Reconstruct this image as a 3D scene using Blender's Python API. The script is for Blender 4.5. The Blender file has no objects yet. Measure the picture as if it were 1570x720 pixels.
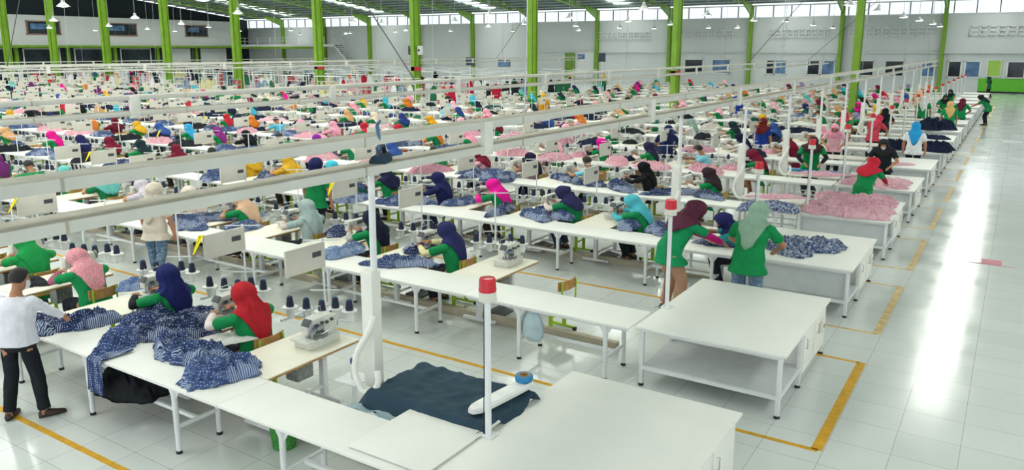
import bpy, bmesh, math, random
import numpy as np
from mathutils import Vector, Matrix, noise
PI = math.pi
rnd = random.Random(7)
scn = bpy.context.scene
COL = scn.collection
# ------------------------------------------------------------------ camera
YAW, PITCH, FPX, CYP, HC = math.radians(32.79), math.radians(11.606), 1194.8, 320.7, 4.1
_cy, _sy, _cp, _sp = math.cos(YAW), math.sin(YAW), math.cos(PITCH), math.sin(PITCH)
CF = Vector((-_sy*_cp, _cy*_cp, -_sp)); CR = Vector((_cy, _sy, 0)); CU = Vector((-_sy*_sp, _cy*_sp, _cp))
CAM = Vector((0, 0, HC))
def ray(x, y): return CF + CR*((x-785)/FPX) - CU*((y-CYP)/FPX)
def at(x, y, z=0.0):
    d = ray(x, y); return CAM + d*((z-HC)/d.z)
def proj(p):
    v = Vector(p)-CAM; z = v.dot(CF)
    if z < .1: return (-9999, -9999, z)
    return (785+FPX*v.dot(CR)/z, CYP-FPX*v.dot(CU)/z, z)
cd = bpy.data.cameras.new('camera'); cam = bpy.data.objects.new('camera', cd); COL.objects.link(cam)
cam.matrix_world = Matrix((( CR.x, CU.x, -CF.x, 0), (CR.y, CU.y, -CF.y, 0), (CR.z, CU.z, -CF.z, HC), (0, 0, 0, 1)))
cd.sensor_fit = 'HORIZONTAL'; cd.sensor_width = 36; cd.lens = 36*FPX/1570
cd.shift_y = -(360-CYP)/1570; cd.clip_end = 400; cd.clip_start = .05
scn.camera = cam
vs = scn.view_settings
vs.view_transform = 'Standard'; vs.look = 'None'; vs.gamma = 1; vs.use_curve_mapping = False; vs.exposure = -0.08

# ------------------------------------------------------------------ materials
def s2l(h):
    if isinstance(h, str):
        h = [int(h[i:i+2], 16)/255 for i in (0, 2, 4)]
    return tuple(((c+.055)/1.055)**2.4 if c > .04045 else c/12.92 for c in h)
class NT:
    def __init__(s, name):
        s.m = bpy.data.materials.new(name); s.m.use_nodes = True; s.t = s.m.node_tree
        s.b = s.t.nodes['Principled BSDF']
    def n(s, typ, **kw):
        o = s.t.nodes.new(typ)
        for k, v in kw.items(): setattr(o, k, v)
        return o
    def l(s, a, b): s.t.links.new(a, b)
    def mix(s, fac, a, b, blend='MIX'):
        o = s.n('ShaderNodeMix', data_type='RGBA', blend_type=blend)
        for i, v in ((0, fac), (6, a), (7, b)):
            if hasattr(v, 'links'): s.l(v, o.inputs[i])
            elif i == 0: o.inputs[0].default_value = v
            else: o.inputs[i].default_value = (*v, 1)
        return o.outputs[2]
    def coord(s, scale=1, kind='Object'):
        tc = s.n('ShaderNodeTexCoord'); mp = s.n('ShaderNodeMapping')
        mp.inputs['Scale'].default_value = (scale,)*3 if not isinstance(scale, tuple) else scale
        s.l(tc.outputs[kind], mp.inputs['Vector']); return mp.outputs[0]
    def noise(s, vec, scale, detail=3):
        o = s.n('ShaderNodeTexNoise'); o.inputs['Scale'].default_value = scale; o.inputs['Detail'].default_value = detail
        s.l(vec, o.inputs['Vector']); return o.outputs['Fac']
    def ramp(s, fac, a, b, ca=(0, 0, 0), cb=(1, 1, 1)):
        o = s.n('ShaderNodeValToRGB'); o.color_ramp.elements[0].position = a; o.color_ramp.elements[1].position = b
        o.color_ramp.elements[0].color = (*ca, 1); o.color_ramp.elements[1].color = (*cb, 1)
        s.l(fac, o.inputs[0]); return o.outputs[0]
def mat(name, col, rough=.5, metal=0., var=.06, vscale=6., spec=.5, bump=0.):
    t = NT(name); c = s2l(col); v = t.coord(1)
    f = t.noise(v, vscale)
    dark = tuple(x*(1-var*2) for x in c); lite = tuple(min(1, x*(1+var)) for x in c)
    t.l(t.ramp(f, .3, .7, dark, lite), t.b.inputs['Base Color'])
    t.b.inputs['Roughness'].default_value = rough; t.b.inputs['Metallic'].default_value = metal
    t.b.inputs['Specular IOR Level'].default_value = spec
    if bump:
        bp = t.n('ShaderNodeBump'); bp.inputs['Strength'].default_value = bump
        t.l(t.noise(v, vscale*8), bp.inputs['Height']); t.l(bp.outputs[0], t.b.inputs['Normal'])
    return t.m
def cloth(name, pattern=None, rough=.85, pat=(.75, .8, .88)):
    t = NT(name); oi = t.n('ShaderNodeObjectInfo'); c = oi.outputs['Color']; v = t.coord(1)
    if pattern == 'dots':
        vo = t.n('ShaderNodeTexVoronoi'); vo.inputs['Scale'].default_value = 38; vo.inputs['Randomness'].default_value = .25; t.l(v, vo.inputs['Vector'])
        d = t.ramp(vo.outputs['Distance'], .22, .34, (1, 1, 1), (0, 0, 0))
        n = t.ramp(t.noise(v, 3.2, 2), .50, .58)
        wv = t.n('ShaderNodeTexWave'); wv.inputs['Scale'].default_value = 14; wv.inputs['Distortion'].default_value = 2.5; t.l(v, wv.inputs['Vector'])
        st = t.ramp(wv.outputs['Fac'], .45, .62)
        m1 = t.mix(.7, (0, 0, 0), d, 'ADD') if False else d
        pf = t.mix(n, m1, st)
        c = t.mix(pf, c, pat)
    elif pattern == 'floral':
        vo = t.n('ShaderNodeTexVoronoi'); vo.inputs['Scale'].default_value = 45; t.l(v, vo.inputs['Vector'])
        d = t.ramp(vo.outputs['Distance'], .25, .5, (1, 1, 1), (0, 0, 0))
        c = t.mix(d, c, pat)
    elif pattern == 'mottle':
        d = t.ramp(t.noise(v, 22, 4), .42, .62)
        c = t.mix(d, c, pat)
    f = t.ramp(t.noise(v, 9), .25, .75, (.82,)*3, (1.06,)*3)
    c = t.mix(1., c, f, 'MULTIPLY')
    t.l(c, t.b.inputs['Base Color']); t.b.inputs['Roughness'].default_value = rough
    t.b.inputs['Specular IOR Level'].default_value = .2
    bp = t.n('ShaderNodeBump'); bp.inputs['Strength'].default_value = .25; bp.inputs['Distance'].default_value = .01
    t.l(t.noise(v, 30, 3), bp.inputs['Height']); t.l(bp.outputs[0], t.b.inputs['Normal'])
    return t.m
def emit(name, col, s):
    t = NT(name); t.b.inputs['Base Color'].default_value = (*s2l(col), 1)
    t.b.inputs['Emission Color'].default_value = (*s2l(col), 1); t.b.inputs['Emission Strength'].default_value = s
    return t.m
M = {}
M['white_lam'] = mat('white laminate', 'ecece6', .45, var=.015, vscale=2, spec=.3)
M['plate'] = mat('cream plywood plate', 'efead8', .4, var=.03, vscale=3)
M['wood'] = mat('brown plywood edge', 'b98a4c', .5, var=.15, vscale=14)
M['white_metal'] = mat('white painted steel', 'e4e7e8', .4, var=.03)
M['grey_panel'] = mat('pale grey panel', 'cfd3d3', .5, var=.03)
M['black'] = mat('black rubber', '1c1d20', .6)
M['dark_grey'] = mat('dark grey plastic', '4a4d50', .5)
M['steel'] = mat('bright steel', 'b9bcc0', .25, .9)
M['machine'] = mat('pale grey machine enamel', 'd4d5cd', .35, var=.06, vscale=20)
M['machine_d'] = mat('grey machine metal', '8d918f', .3, .5, var=.2, vscale=30)
M['board'] = mat('off white plastic board', 'dcd8cd', .5, var=.03)
M['duct_top'] = mat('dusty duct', 'b7b2a3', .7, var=.10, vscale=5)
M['duct'] = mat('white duct', 'd0d0c9', .4, var=.04, vscale=2)
M['disc'] = mat('white plastic disc', 'eeeeec', .4)
M['lime'] = mat('lime green tube', '9fc52b', .4)
M['green_steel'] = mat('green painted steel', '78a424', .45, var=.08, vscale=1.5)
M['green_truss'] = mat('green truss steel', '78a13a', .5, var=.1)
M['red_lens'] = mat('red beacon lens', 'd0182c', .15, var=.1, vscale=12)
M['ivory'] = mat('ivory plastic', 'e2dfd3', .4)
M['duct_cream'] = mat('cream plastic column', 'e6e5de', .35, var=.02)
M['yellow'] = mat('yellow floor tape', 'dba51c', .5, var=.1, vscale=9)
M['yellow_w'] = mat('worn orange floor tape', 'dcbd82', .5, var=.15, vscale=9)
M['cone'] = mat('navy thread', '252c46', .8, var=.15, vscale=60)
M['skin'] = mat('tan skin', 'b5805f', .55, var=.05)
M['hair'] = mat('black hair', '1d1a1a', .6, var=.2, vscale=40)
M['shoe'] = mat('dark leather', '3a2822', .5)
M['mask'] = mat('white face mask', 'e6e6ea', .8)
M['cloth'] = cloth('plain cloth'); M['floral'] = cloth('floral cloth', 'floral', pat=(.75, .5, .53))
M['printed'] = cloth('printed cloth', 'dots', pat=(.46, .53, .68)); M['mottle'] = cloth('mottled cloth', 'mottle', pat=(.44, .48, .58))
M['pinkprint'] = cloth('pink printed cloth', 'mottle', pat=(.70, .46, .52))
M['denim'] = cloth('denim', 'mottle', pat=(.25, .33, .42))
M['wall'] = mat('white plaster', 'd3d9da', .8, var=.03, vscale=.3)
M['mezz'] = mat('white mezzanine panel', 'd9dcdc', .7, var=.02, vscale=.3)
M['dark_wall'] = mat('dark gable cladding', '1d2a33', .7)
M['glass_dark'] = mat('dark window glass', '1d2a36', .08, var=.3, vscale=.9)
M['glass_blue'] = mat('blue window glass', '5e86b4', .15, var=.3, vscale=.9)
M['frame_red'] = mat('brown window frame', '8b6a58', .5)
M['lime_wall'] = mat('bright green wall paint', '66c333', .6, var=.03)
M['notice'] = mat('lime notice board', 'a8cf5e', .6, var=.1, vscale=9)
M['roof'] = mat('grey roof sheet', '9fb0aa', .6, var=.06, vscale=.5)
M['purlin'] = mat('grey purlin', '6f7f7b', .6)
M['teal'] = mat('dark teal cloth', '1f3d4f', .85, var=.1, vscale=5, bump=.2)
M['blue_tape'] = mat('blue plastic', '1f7fb5', .4)
M['brown_card'] = mat('brown cardboard', 'b08a55', .8)
M['red_box'] = mat('red plastic crate', 'c12a3e', .5)
M['greygreen'] = mat('grey green shelf', '9db3a4', .5)
M['screen'] = mat('dark screen', '26364f', .2)
M['purple'] = mat('purple plastic', '5a3a8c', .4)
M['net_green'] = mat('green net', '3f9a3c', .6, var=.4, vscale=80)
M['concrete'] = mat('beige trunking', 'b9b09a', .7, var=.1, vscale=4)
M['skylight'] = emit('skylight sheet', 'fcfdf6', 8.5)
M['lampglow'] = emit('lamp glow', 'ffffff', 4.0)
M['lampshell'] = mat('aluminium lamp shade', 'c9cccb', .35, .3)
M['pinkmark'] = mat('pink floor sticker', 'cf8292', .5)
# clear window glass: mostly see-through
_t = NT('clear glass'); _tr = _t.n('ShaderNodeBsdfTransparent'); _tr.inputs[0].default_value = (.93, .97, 1, 1)
_mx = _t.n('ShaderNodeMixShader'); _mx.inputs[0].default_value = .12
_t.l(_tr.outputs[0], _mx.inputs[1]); _t.l(_t.b.outputs[0], _mx.inputs[2]); _t.b.inputs['Roughness'].default_value = .05
_t.l(_mx.outputs[0], _t.t.nodes['Material Output'].inputs[0]); M['glass'] = _t.m
# floor tiles
t = NT('white floor tiles'); v = t.coord(1)
br = t.n('ShaderNodeTexBrick'); br.offset = 0; br.squash = 1
mp = t.n('ShaderNodeMapping'); mp.inputs['Location'].default_value = (.11, -8.32+.6*14, 0); t.l(v, mp.inputs['Vector'])
t.l(mp.outputs[0], br.inputs['Vector'])
br.inputs['Scale'].default_value = 1; br.inputs['Brick Width'].default_value = .6; br.inputs['Row Height'].default_value = .6
br.inputs['Mortar Size'].default_value = .0035; br.inputs['Mortar Smooth'].default_value = .3; br.inputs['Bias'].default_value = 0
br.inputs['Color1'].default_value = (*s2l('dfe3e0'), 1); br.inputs['Color2'].default_value = (*s2l('dadfdc'), 1); br.inputs['Mortar'].default_value = (*s2l('a9a9a0'), 1)
nz = t.ramp(t.noise(v, .7, 4), .35, .75, (.93,)*3, (1.0,)*3)
t.l(t.mix(1, br.outputs['Color'], nz, 'MULTIPLY'), t.b.inputs['Base Color'])
t.l(t.ramp(t.noise(v, 1.5, 3), .3, .7, (.09,)*3, (.19,)*3), t.b.inputs['Roughness'])
t.b.inputs['Specular IOR Level'].default_value = .6
bp = t.n('ShaderNodeBump'); bp.inputs['Strength'].default_value = .06; bp.inputs['Distance'].default_value = .02
t.l(t.noise(v, 2.2, 2), bp.inputs['Height']); t.l(bp.outputs[0], t.b.inputs['Normal'])
M['tiles'] = t.m
# roof sheet with ribs is plain geometry

# ------------------------------------------------------------------ mesh builder
def basis(d):
    d = Vector(d).normalized(); a = Vector((0, 0, 1)) if abs(d.z) < .9 else Vector((1, 0, 0))
    x = a.cross(d).normalized(); return x, d.cross(x), d
class MB:
    def __init__(s): s.v = []; s.f = []; s.mi = []; s.mats = []; s.cur = 0
    def use(s, m):
        m = M[m] if isinstance(m, str) else m
        if m not in s.mats: s.mats.append(m)
        s.cur = s.mats.index(m); return s
    def add(s, vs, fs):
        o = len(s.v); s.v += [tuple(p) for p in vs]; s.f += [tuple(i+o for i in f) for f in fs]; s.mi += [s.cur]*len(fs); return s
    def box(s, c, d, ch=0., rot=None):
        x, y, z = d[0]/2, d[1]/2, d[2]/2
        ch = min(ch, x*.9, y*.9, z*.9)
        if ch <= 0:
            vs = [Vector((a*x, b*y, e*z)) for a in (-1, 1) for b in (-1, 1) for e in (-1, 1)]
            fs = [(0, 1, 3, 2), (4, 6, 7, 5), (0, 4, 5, 1), (2, 3, 7, 6), (0, 2, 6, 4), (1, 5, 7, 3)]
        else:
            bm = bmesh.new(); bmesh.ops.create_cube(bm, size=1)
            for w in bm.verts: w.co = Vector((w.co.x*2*x, w.co.y*2*y, w.co.z*2*z))
            bmesh.ops.bevel(bm, geom=list(bm.edges), offset=ch, segments=2, profile=.6, affect='EDGES')
            bm.verts.index_update(); vs = [w.co.copy() for w in bm.verts]; fs = [tuple(w.index for w in f.verts) for f in bm.faces]; bm.free()
        if rot is not None: vs = [rot @ p for p in vs]
        c = Vector(c); return s.add([p+c for p in vs], fs)
    def rings(s, R, cap=True, close=True):
        n = len(R[0]); vs = [p for r in R for p in r]; fs = []
        for i in range(len(R)-1):
            for j in range(n if close else n-1):
                k = (j+1) % n; fs.append((i*n+j, i*n+k, (i+1)*n+k, (i+1)*n+j))
        if cap: fs.append(tuple(range(n-1, -1, -1))); fs.append(tuple((len(R)-1)*n+j for j in range(n)))
        return s.add(vs, fs)
    def tube(s, pts, rad, n=10, cap=True, flat=1.):
        pts = [Vector(p) for p in pts]
        if not hasattr(rad, '__len__'): rad = [rad]*len(pts)
        R = []; x = None
        for i, p in enumerate(pts):
            d = (pts[min(i+1, len(pts)-1)]-pts[max(i-1, 0)])
            d = d.normalized() if d.length > 1e-9 else Vector((0, 0, 1))
            if x is None: x = basis(d)[0]
            x = (x-d*x.dot(d)); x = x.normalized() if x.length > 1e-6 else basis(d)[0]
            y = d.cross(x)
            R.append([p+(x*math.cos(2*PI*k/n)+y*math.sin(2*PI*k/n)*flat)*rad[i] for k in range(n)])
        return s.rings(R, cap)
    def bar(s, a, b, w, h=None, up=(0, 0, 1)):
        a, b = Vector(a), Vector(b); d = (b-a); L = d.length; d.normalize(); u = Vector(up)
        x = d.cross(u)
        x = x.normalized() if x.length > 1e-5 else Vector((1, 0, 0)); u = x.cross(d); h = w if h is None else h
        q = [x*w/2*i+u*h/2*j for i, j in ((-1, -1), (1, -1), (1, 1), (-1, 1))]
        return s.rings([[a+p for p in q], [b+p for p in q]])
    def lathe(s, prof, c=(0, 0, 0), n=16, axis=(0, 0, 1), cap=True):
        x, y, d = basis(axis); c = Vector(c)
        return s.rings([[c+d*z+(x*math.cos(2*PI*k/n)+y*math.sin(2*PI*k/n))*r for k in range(n)] for r, z in prof], cap)
    def ell(s, c, r, F=(1, 0, 0), L=(0, 1, 0), U=(0, 0, 1), n=14, m=9):
        c, F, L, U = Vector(c), Vector(F), Vector(L), Vector(U)
        return s.rings([[c+F*(r[0]*math.sin(a)*math.cos(b))+L*(r[1]*math.sin(a)*math.sin(b))+U*(r[2]*math.cos(a)) for b in [2*PI*k/n for k in range(n)]] for a in [max(.02, min(PI-.02, PI*i/m)) for i in range(m+1)]])
    def mesh(s, name, smooth=False):
        me = bpy.data.meshes.new(name); me.from_pydata(s.v, [], s.f)
        for m in s.mats: me.materials.append(m)
        if s.mats: me.polygons.foreach_set('material_index', s.mi)
        if smooth == True: me.polygons.foreach_set('use_smooth', [True]*len(me.polygons))
        me.update()
        if smooth == 'auto': me.polygons.foreach_set('use_smooth', [True]*len(me.polygons)); me.set_sharp_from_angle(angle=.7)
        return me
    def build(s, name, parent=None, smooth='auto', **kw):
        return link(name, s.mesh(name, smooth), parent, **kw)
def link(name, me, parent=None, loc=None, rz=0, color=None, **props):
    o = bpy.data.objects.new(name, me); COL.objects.link(o)
    if parent is not None: o.parent = parent
    if loc is not None: o.location = loc
    if rz: o.rotation_euler = (0, 0, rz)
    if color is not None: o.color = (*s2l(color), 1)
    for k, v in props.items(): o[k] = v
    return o
def thing(name, label, cat, loc=(0, 0, 0), rz=0, group=None):
    o = link(name, None, None, loc, rz); o['label'] = label; o['category'] = cat
    if group: o['group'] = group
    return o
def tag(o, label, cat, group=None):
    o['label'] = label; o['category'] = cat
    if group: o['group'] = group
    return o
KIDS = {}
def kids(o):
    if o.name not in KIDS: KIDS[o.name] = list(o.children)
    return KIDS[o.name]
def dup(root, loc, rz, label, group=None, cat=None):
    r = root.copy(); COL.objects.link(r); r.location = loc; r.rotation_euler = (0, 0, rz); r['label'] = label
    if group: r['group'] = group
    for ch in kids(root):
        c = ch.copy(); COL.objects.link(c); c.parent = r
        for g in kids(ch):
            d = g.copy(); COL.objects.link(d); d.parent = c
    return r
_on = 'zeroth first second third fourth fifth sixth seventh eighth ninth tenth eleventh twelfth thirteenth fourteenth fifteenth sixteenth seventeenth eighteenth nineteenth twentieth'.split()
def ordw(n):
    if n <= 20: return _on[n]
    t = {2: 'twent', 3: 'thirt', 4: 'fort', 5: 'fift', 6: 'sixt', 7: 'sevent'}[n//10]
    return t+'ieth' if n % 10 == 0 else t+'y-'+_on[n % 10]
def linename(r): return 'front sewing line' if r == 0 else ordw(r+1)+' sewing line'
def struct(o): o['kind'] = 'structure'; return o

ROW0, PITCHY = 4.28, 4.04
def rowY(r): return ROW0+PITCHY*r
XW, YW = -109., 88.          # left wall, back wall
# ================================================================== SETTING
b = MB().use('tiles'); b.add([(XW, -7, 0), (12, -7, 0), (12, YW, 0), (XW, YW, 0), (XW, -7, -.2), (12, -7, -.2), (12, YW, -.2), (XW, YW, -.2)], [(0, 1, 2, 3), (7, 6, 5, 4), (0, 4, 5, 1), (1, 5, 6, 2), (2, 6, 7, 3), (3, 7, 4, 0)])
struct(b.build('floor', smooth=False))
EZ, RZ, RY, SL = 8.75, 14.1, 43.0, .12
def roofz(y): return EZ+(YW-y)*SL if y >= RY else EZ+(YW-RY)*SL-(RY-y)*SL
# back wall with lower windows as framed panes standing proud of it
b = MB().use('wall').box(((XW+12)/2, YW+.15, 3.7), (12-XW, .3, 7.4)); struct(b.build('wall_back', smooth=False))
b = MB().use('lime_wall').box((2.6, YW-.03, .75), (12, .06, 1.2)); struct(b.build('trim_1', smooth=False))
b = MB().use('dark_wall').box((2.6, YW-.04, .07), (12, .08, .14)); struct(b.build('baseboard_back', smooth=False))
# ledge along the back wall
b = MB().use('grey_panel').box(((-48+12)/2-3, YW-.12, 3.75), (66, .24, .12), .02); struct(b.build('trim_2', smooth=False))
# clerestory
b = MB().use('white_metal'); b.box(((XW+12)/2, YW+.1, 7.45), (12-XW, .3, .1)); b.box(((XW+12)/2, YW+.1, 8.72), (12-XW, .3, .12))
fr = b.build('window_1', smooth=False); struct(fr)
b = MB().use('dark_grey'); x = 11.
while x > XW: b.box((x, YW+.1, 8.08), (.09, .12, 1.2)); x -= 1.9
b.build('mullion', fr, smooth=False)
MB().use('glass').box(((XW+12)/2, YW+.12, 8.08), (12-XW, .02, 1.2)).build('pane', fr, smooth=False)
# right wall, far right out of view
b = MB().use('wall').box((12.15, (YW-7)/2, 4.3), (.3, YW+7, 8.6)); struct(b.build('wall_right', smooth=False))
# left wall: dark gable cladding above the mezzanine
b = MB().use('dark_wall'); b.add([(XW-.3, -7, 0), (XW-.3, YW, 0), (XW-.3, YW, EZ), (XW-.3, RY, RZ+.1), (XW-.3, -7, 8.2), (XW, -7, 0), (XW, YW, 0), (XW, YW, EZ), (XW, RY, RZ+.1), (XW, -7, 8.2)], [(0, 1, 2, 3, 4), (9, 8, 7, 6, 5), (0, 5, 6, 1), (1, 6, 7, 2), (2, 7, 8, 3), (3, 8, 9, 4), (4, 9, 5, 0)])
struct(b.build('wall_left', smooth=False))
# mezzanine block along the left wall (panel z 4.6..8.4, y 38..84)
b = MB().use('mezz').box((-108.2, 61, 6.5), (1.2, 46, 3.8), .02); struct(b.build('wall_mezzanine', smooth=False))
b = MB().use('green_steel').box((-107.5, 61, 4.45), (.5, 46, .3)); struct(b.build('trim_3', smooth=False))
b = MB().use('glass_dark')
for k, (y0, y1) in enumerate(((42.5, 46.5), (52.4, 56.5), (62.8, 67.3), (75.3, 79.1))):
    f = MB().use('frame_red')
    f.box((-107.55, (y0+y1)/2, 6.0), (.16, y1-y0+.3, .16)); f.box((-107.55, (y0+y1)/2, 7.62), (.16, y1-y0+.3, .16))
    for yy in (y0, y1): f.box((-107.55, yy, 6.81), (.16, .16, 1.6))
    w = struct(f.build('window_%d' % (k+2), smooth=False))
    g = MB().use('glass_dark').box((-107.57, (y0+y1)/2, 6.81), (.06, y1-y0, 1.5)); g.use('glass_blue').box((-107.56, y0+(y1-y0)*.35, 7.0), (.07, (y1-y0)*.5, .7)); g.build('pane', w, smooth=False)
    if k > 1:
        mm = MB().use('dark_grey')
        for q in (.25, .5, .75): mm.box((-107.52, y0+(y1-y0)*q, 6.81), (.06, .07, 1.5))
        mm.build('mullion', w, smooth=False)
# ground-floor openings below the mezzanine
for k in range(6):
    y0 = 45.6+6.6*k
    w = struct(MB().use('green_steel').box((-108.8, y0-.9, 2.2), (.4, .4, 4.4)).build('column', smooth=False))
    f = MB().use('white_metal')
    for yy in (y0, y0+4.6): f.box((-108.85, yy, 3.1), (.14, .12, 2.1))
    for zz in (2.05, 4.15): f.box((-108.85, y0+2.3, zz), (.14, 4.7, .1))
    f = struct(f.build('window_%d' % (k+6), smooth=False))
    MB().use('glass_dark' if k < 4 else 'wall').box((-108.9, y0+2.3, 3.1), (.06, 4.5, 2.0)).build('pane', f, smooth=False)
# balcony in the back-left corner with a stair
b = MB().use('mezz').box((-97.5, 85.9, 4.65), (21, 4, .35), .02); b.use('green_steel').box((-97.5, 83.95, 4.3), (21, .2, .3)); struct(b.build('trim_4', smooth=False))
bl = thing('balcony_railing', 'thin white balcony railing in the far left corner of the hall', 'railing', (-97.5, 84, 4.83))
b = MB().use('white_metal')
for zz in (.5, 1.0): b.bar((-10.4, 0, zz), (10.4, 0, zz), .05)
b.build('rail', bl)
for k in range(8): MB().use('white_metal').bar((-10.4+2.97*k, 0, 0), (-10.4+2.97*k, 0, 1.), .05).build('post', bl)
st = thing('staircase', 'steel staircase with dark treads going up to the far corner balcony', 'staircase', (-87, 86.5, 0))
for k in range(16): MB().use('dark_grey').box((.32*k+.1, 0, 4.65-.29*k), (.36, 1.4, .07)).build('tread', st)
b = MB().use('white_metal')
for yy in (-.75, .75): b.bar((0, yy, 4.7), (5.2, yy, 0), .1, .22); b.bar((0, yy, 5.7), (5.2, yy, 1.0), .05)
for k in range(6): b.bar((1.04*k, -.75, 4.7-.94*k), (1.04*k, -.75, 5.7-.94*k), .04)
b.build('stair_frame', st)
# columns: middle row at the ridge, rear row on the back wall
def col(name, x, y, a, bb, z0, z1, mtl):
    m = MB().use(mtl); t_ = .045
    m.box((x, y, (z0+z1)/2), (a*.35, bb-.02, z1-z0)); m.box((x, y-bb/2, (z0+z1)/2), (a, .06, z1-z0)); m.box((x, y+bb/2, (z0+z1)/2), (a, .06, z1-z0))
    m.box((x, y, (z0+z1)/2), (a*.8, bb*.55, z1-z0))
    return struct(m.build(name, smooth=False))
for k in range(11):
    x = -7.05-9.55*k
    c = col('column', x, RY, .30, .68, 0, RZ, 'green_steel')
    if k in (1, 3, 4): MB().use('red_box').box((x, RY, 2.75), (.34, .74, .28)).build('warning_band', c, smooth=False)
    x2 = -6.7-9.35*k
    c = col('column', x2, YW-.35, .34, .5, 0, EZ, 'green_steel')
    h = MB().use('green_steel'); h.add([(x2-.08, YW-.6, 7.7), (x2-.08, YW-.6, 8.9), (x2-.08, YW-3.8, 9.15), (x2-.08, YW-3.8, 8.85), (x2+.08, YW-.6, 7.7), (x2+.08, YW-.6, 8.9), (x2+.08, YW-3.8, 9.15), (x2+.08, YW-3.8, 8.85)], [(0, 1, 2, 3), (7, 6, 5, 4), (0, 4, 5, 1), (1, 5, 6, 2), (2, 6, 7, 3), (3, 7, 4, 0)])
    h.build('haunch', c, smooth=False)
# roof: ribbed sheet both sides of the ridge, purlins, trusses, skylights plus added fill strips
b = MB().use('roof')
for (ya, yb) in ((-7, RY), (RY, YW+.6)):
    za, zb = roofz(ya), roofz(min(yb, YW))-(.07 if yb > YW else 0)
    n = 240; A = []; B = []
    for i in range(n+1):
        x = XW-1+(13-XW+1)*i/n; h = .05 if i % 2 else 0
        A.append(Vector((x, ya, za+.3+h))); B.append(Vector((x, yb, zb+.3+h)))
    b.add(A+B, [(i, i+1, n+2+i, n+1+i) for i in range(n)])
    b.add([p+Vector((0, 0, .08)) for p in A+B], [(n+1+i, n+2+i, i+1, i) for i in range(n)])
struct(b.build('ceiling', smooth=False))
b = MB().use('purlin'); y = 87.2
while y > -7: b.bar((XW, y, roofz(y)+.14), (12, y, roofz(y)+.14), .12, .2); y -= 1.75
struct(b.build('ceiling_purlins', smooth=False))
for k in range(11):
    x = -6.7-9.35*k; b = MB().use('green_truss')
    for (ya, yb) in ((RY, YW-5), (RY, 2)):
        n = 30; s = []
        for i in range(n+1):
            y = ya+(yb-ya)*i/n; s.append((y, roofz(y)))
        b.bar((x, ya, s[0][1]), (x, yb, s[-1][1]), .18, .12); b.bar((x, ya, s[0][1]-.95), (x, yb, s[-1][1]-.55), .16, .12)
        for i in range(n):
            f0, f1 = .95-.4*i/n, .95-.4*(i+1)/n
            b.bar((x, s[i][0], s[i][1]), (x, s[i+1][0], s[i+1][1]-f1), .08); b.bar((x, s[i+1][0], s[i+1][1]-f1), (x, s[i+1][0], s[i+1][1]), .07)
    struct(b.build('roof_truss', smooth=False))
SKY = [-2.3-18.8*k for k in range(6)]
for k, x in enumerate(SKY):
    for (ya, yb) in ((RY+.8, 86.5), (-6, RY-.8)):
        for dx in ((0,) if ya > 40 else (9.4,) if k == 0 else (0, 9.4)):  # near-half strips are unseen, added for fill light clear of the aisle reflection
            w = .95
            za, zb = roofz(ya)+.25, roofz(yb)+.25
            q = [(x+dx-w, ya, za), (x+dx+w, ya, za), (x+dx+w, yb, zb), (x+dx-w, yb, zb)]
            m = MB().use('skylight').add(q+[(p[0], p[1], p[2]+.04) for p in q], [(3, 2, 1, 0), (4, 5, 6, 7), (0, 1, 5, 4), (1, 2, 6, 5), (2, 3, 7, 6), (3, 0, 4, 7)])
            struct(m.build('ceiling_skylight_and_fill', smooth=False))
# raised lettering on the back wall, one panel per bay (unreadable strokes)
for x0, x1, zb in ((-44.5, -37.2, 5.25), (-33.9, -26.8, 5.3), (-23.5, -17.2, 5.3), (-15.5, -7.6, 5.35), (-4.6, 3.0, 5.4)):
    n = 10; w = (x1-x0)/n; L = MB().use('white_metal')
    for i in range(n):
        cx = x0+w*(i+.5); hw = w*.36
        L.box((cx-hw, YW-.1, zb+.45), (.12, .2, .9))
        for zz in (0, .39, .78): L.box((cx, YW-.1, zb+.06+zz), (hw*2, .2, .12))
    tag(L.build('wall_lettering', smooth=False), 'row of raised white letters on the back wall, %s from the right' % ('fifth', 'fourth', 'third', 'second', 'first')[(-44.5, -33.9, -23.5, -15.5, -4.6).index(x0)], 'sign')
# lower windows and boards on the back wall
def backwin(i, x0, x1, z0, z1, m):
    f = MB().use('white_metal')
    for xx in (x0, x1): f.box((xx, YW-.06, (z0+z1)/2), (.12, .14, z1-z0+.12))
    for zz in (z0, z1): f.box(((x0+x1)/2, YW-.06, zz), (x1-x0+.12, .14, .1))
    if x1-x0 > 2.2: f.box(((x0+x1)/2, YW-.06, (z0+z1)/2), (.1, .14, z1-z0))
    w = struct(f.build('window_%d' % i, smooth=False))
    MB().use(m).box(((x0+x1)/2, YW-.03, (z0+z1)/2), (x1-x0, .04, z1-z0)).build('pane', w, smooth=False)
def bx(px): 
    d = ray(px, 100); return d.x*YW/d.y
for i, (a, c, m) in enumerate(((1175, 1187, 'glass_dark'), (1188, 1206, 'glass_blue'), (1238, 1257, 'glass_dark'), (1260, 1280, 'glass_blue'), (1306, 1340, 'glass_dark'), (1357, 1386, 'glass_dark'), (1413, 1434, 'glass_blue'), (1454, 1474, 'glass_dark'), (1480, 1503, 'glass_blue'), (1545, 1572, 'glass_dark'), (1050, 1078, 'glass_dark'), (1092, 1120, 'glass_blue'))):
    backwin(20+i, bx(a), bx(c), 1.45, 2.95, m)
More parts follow.
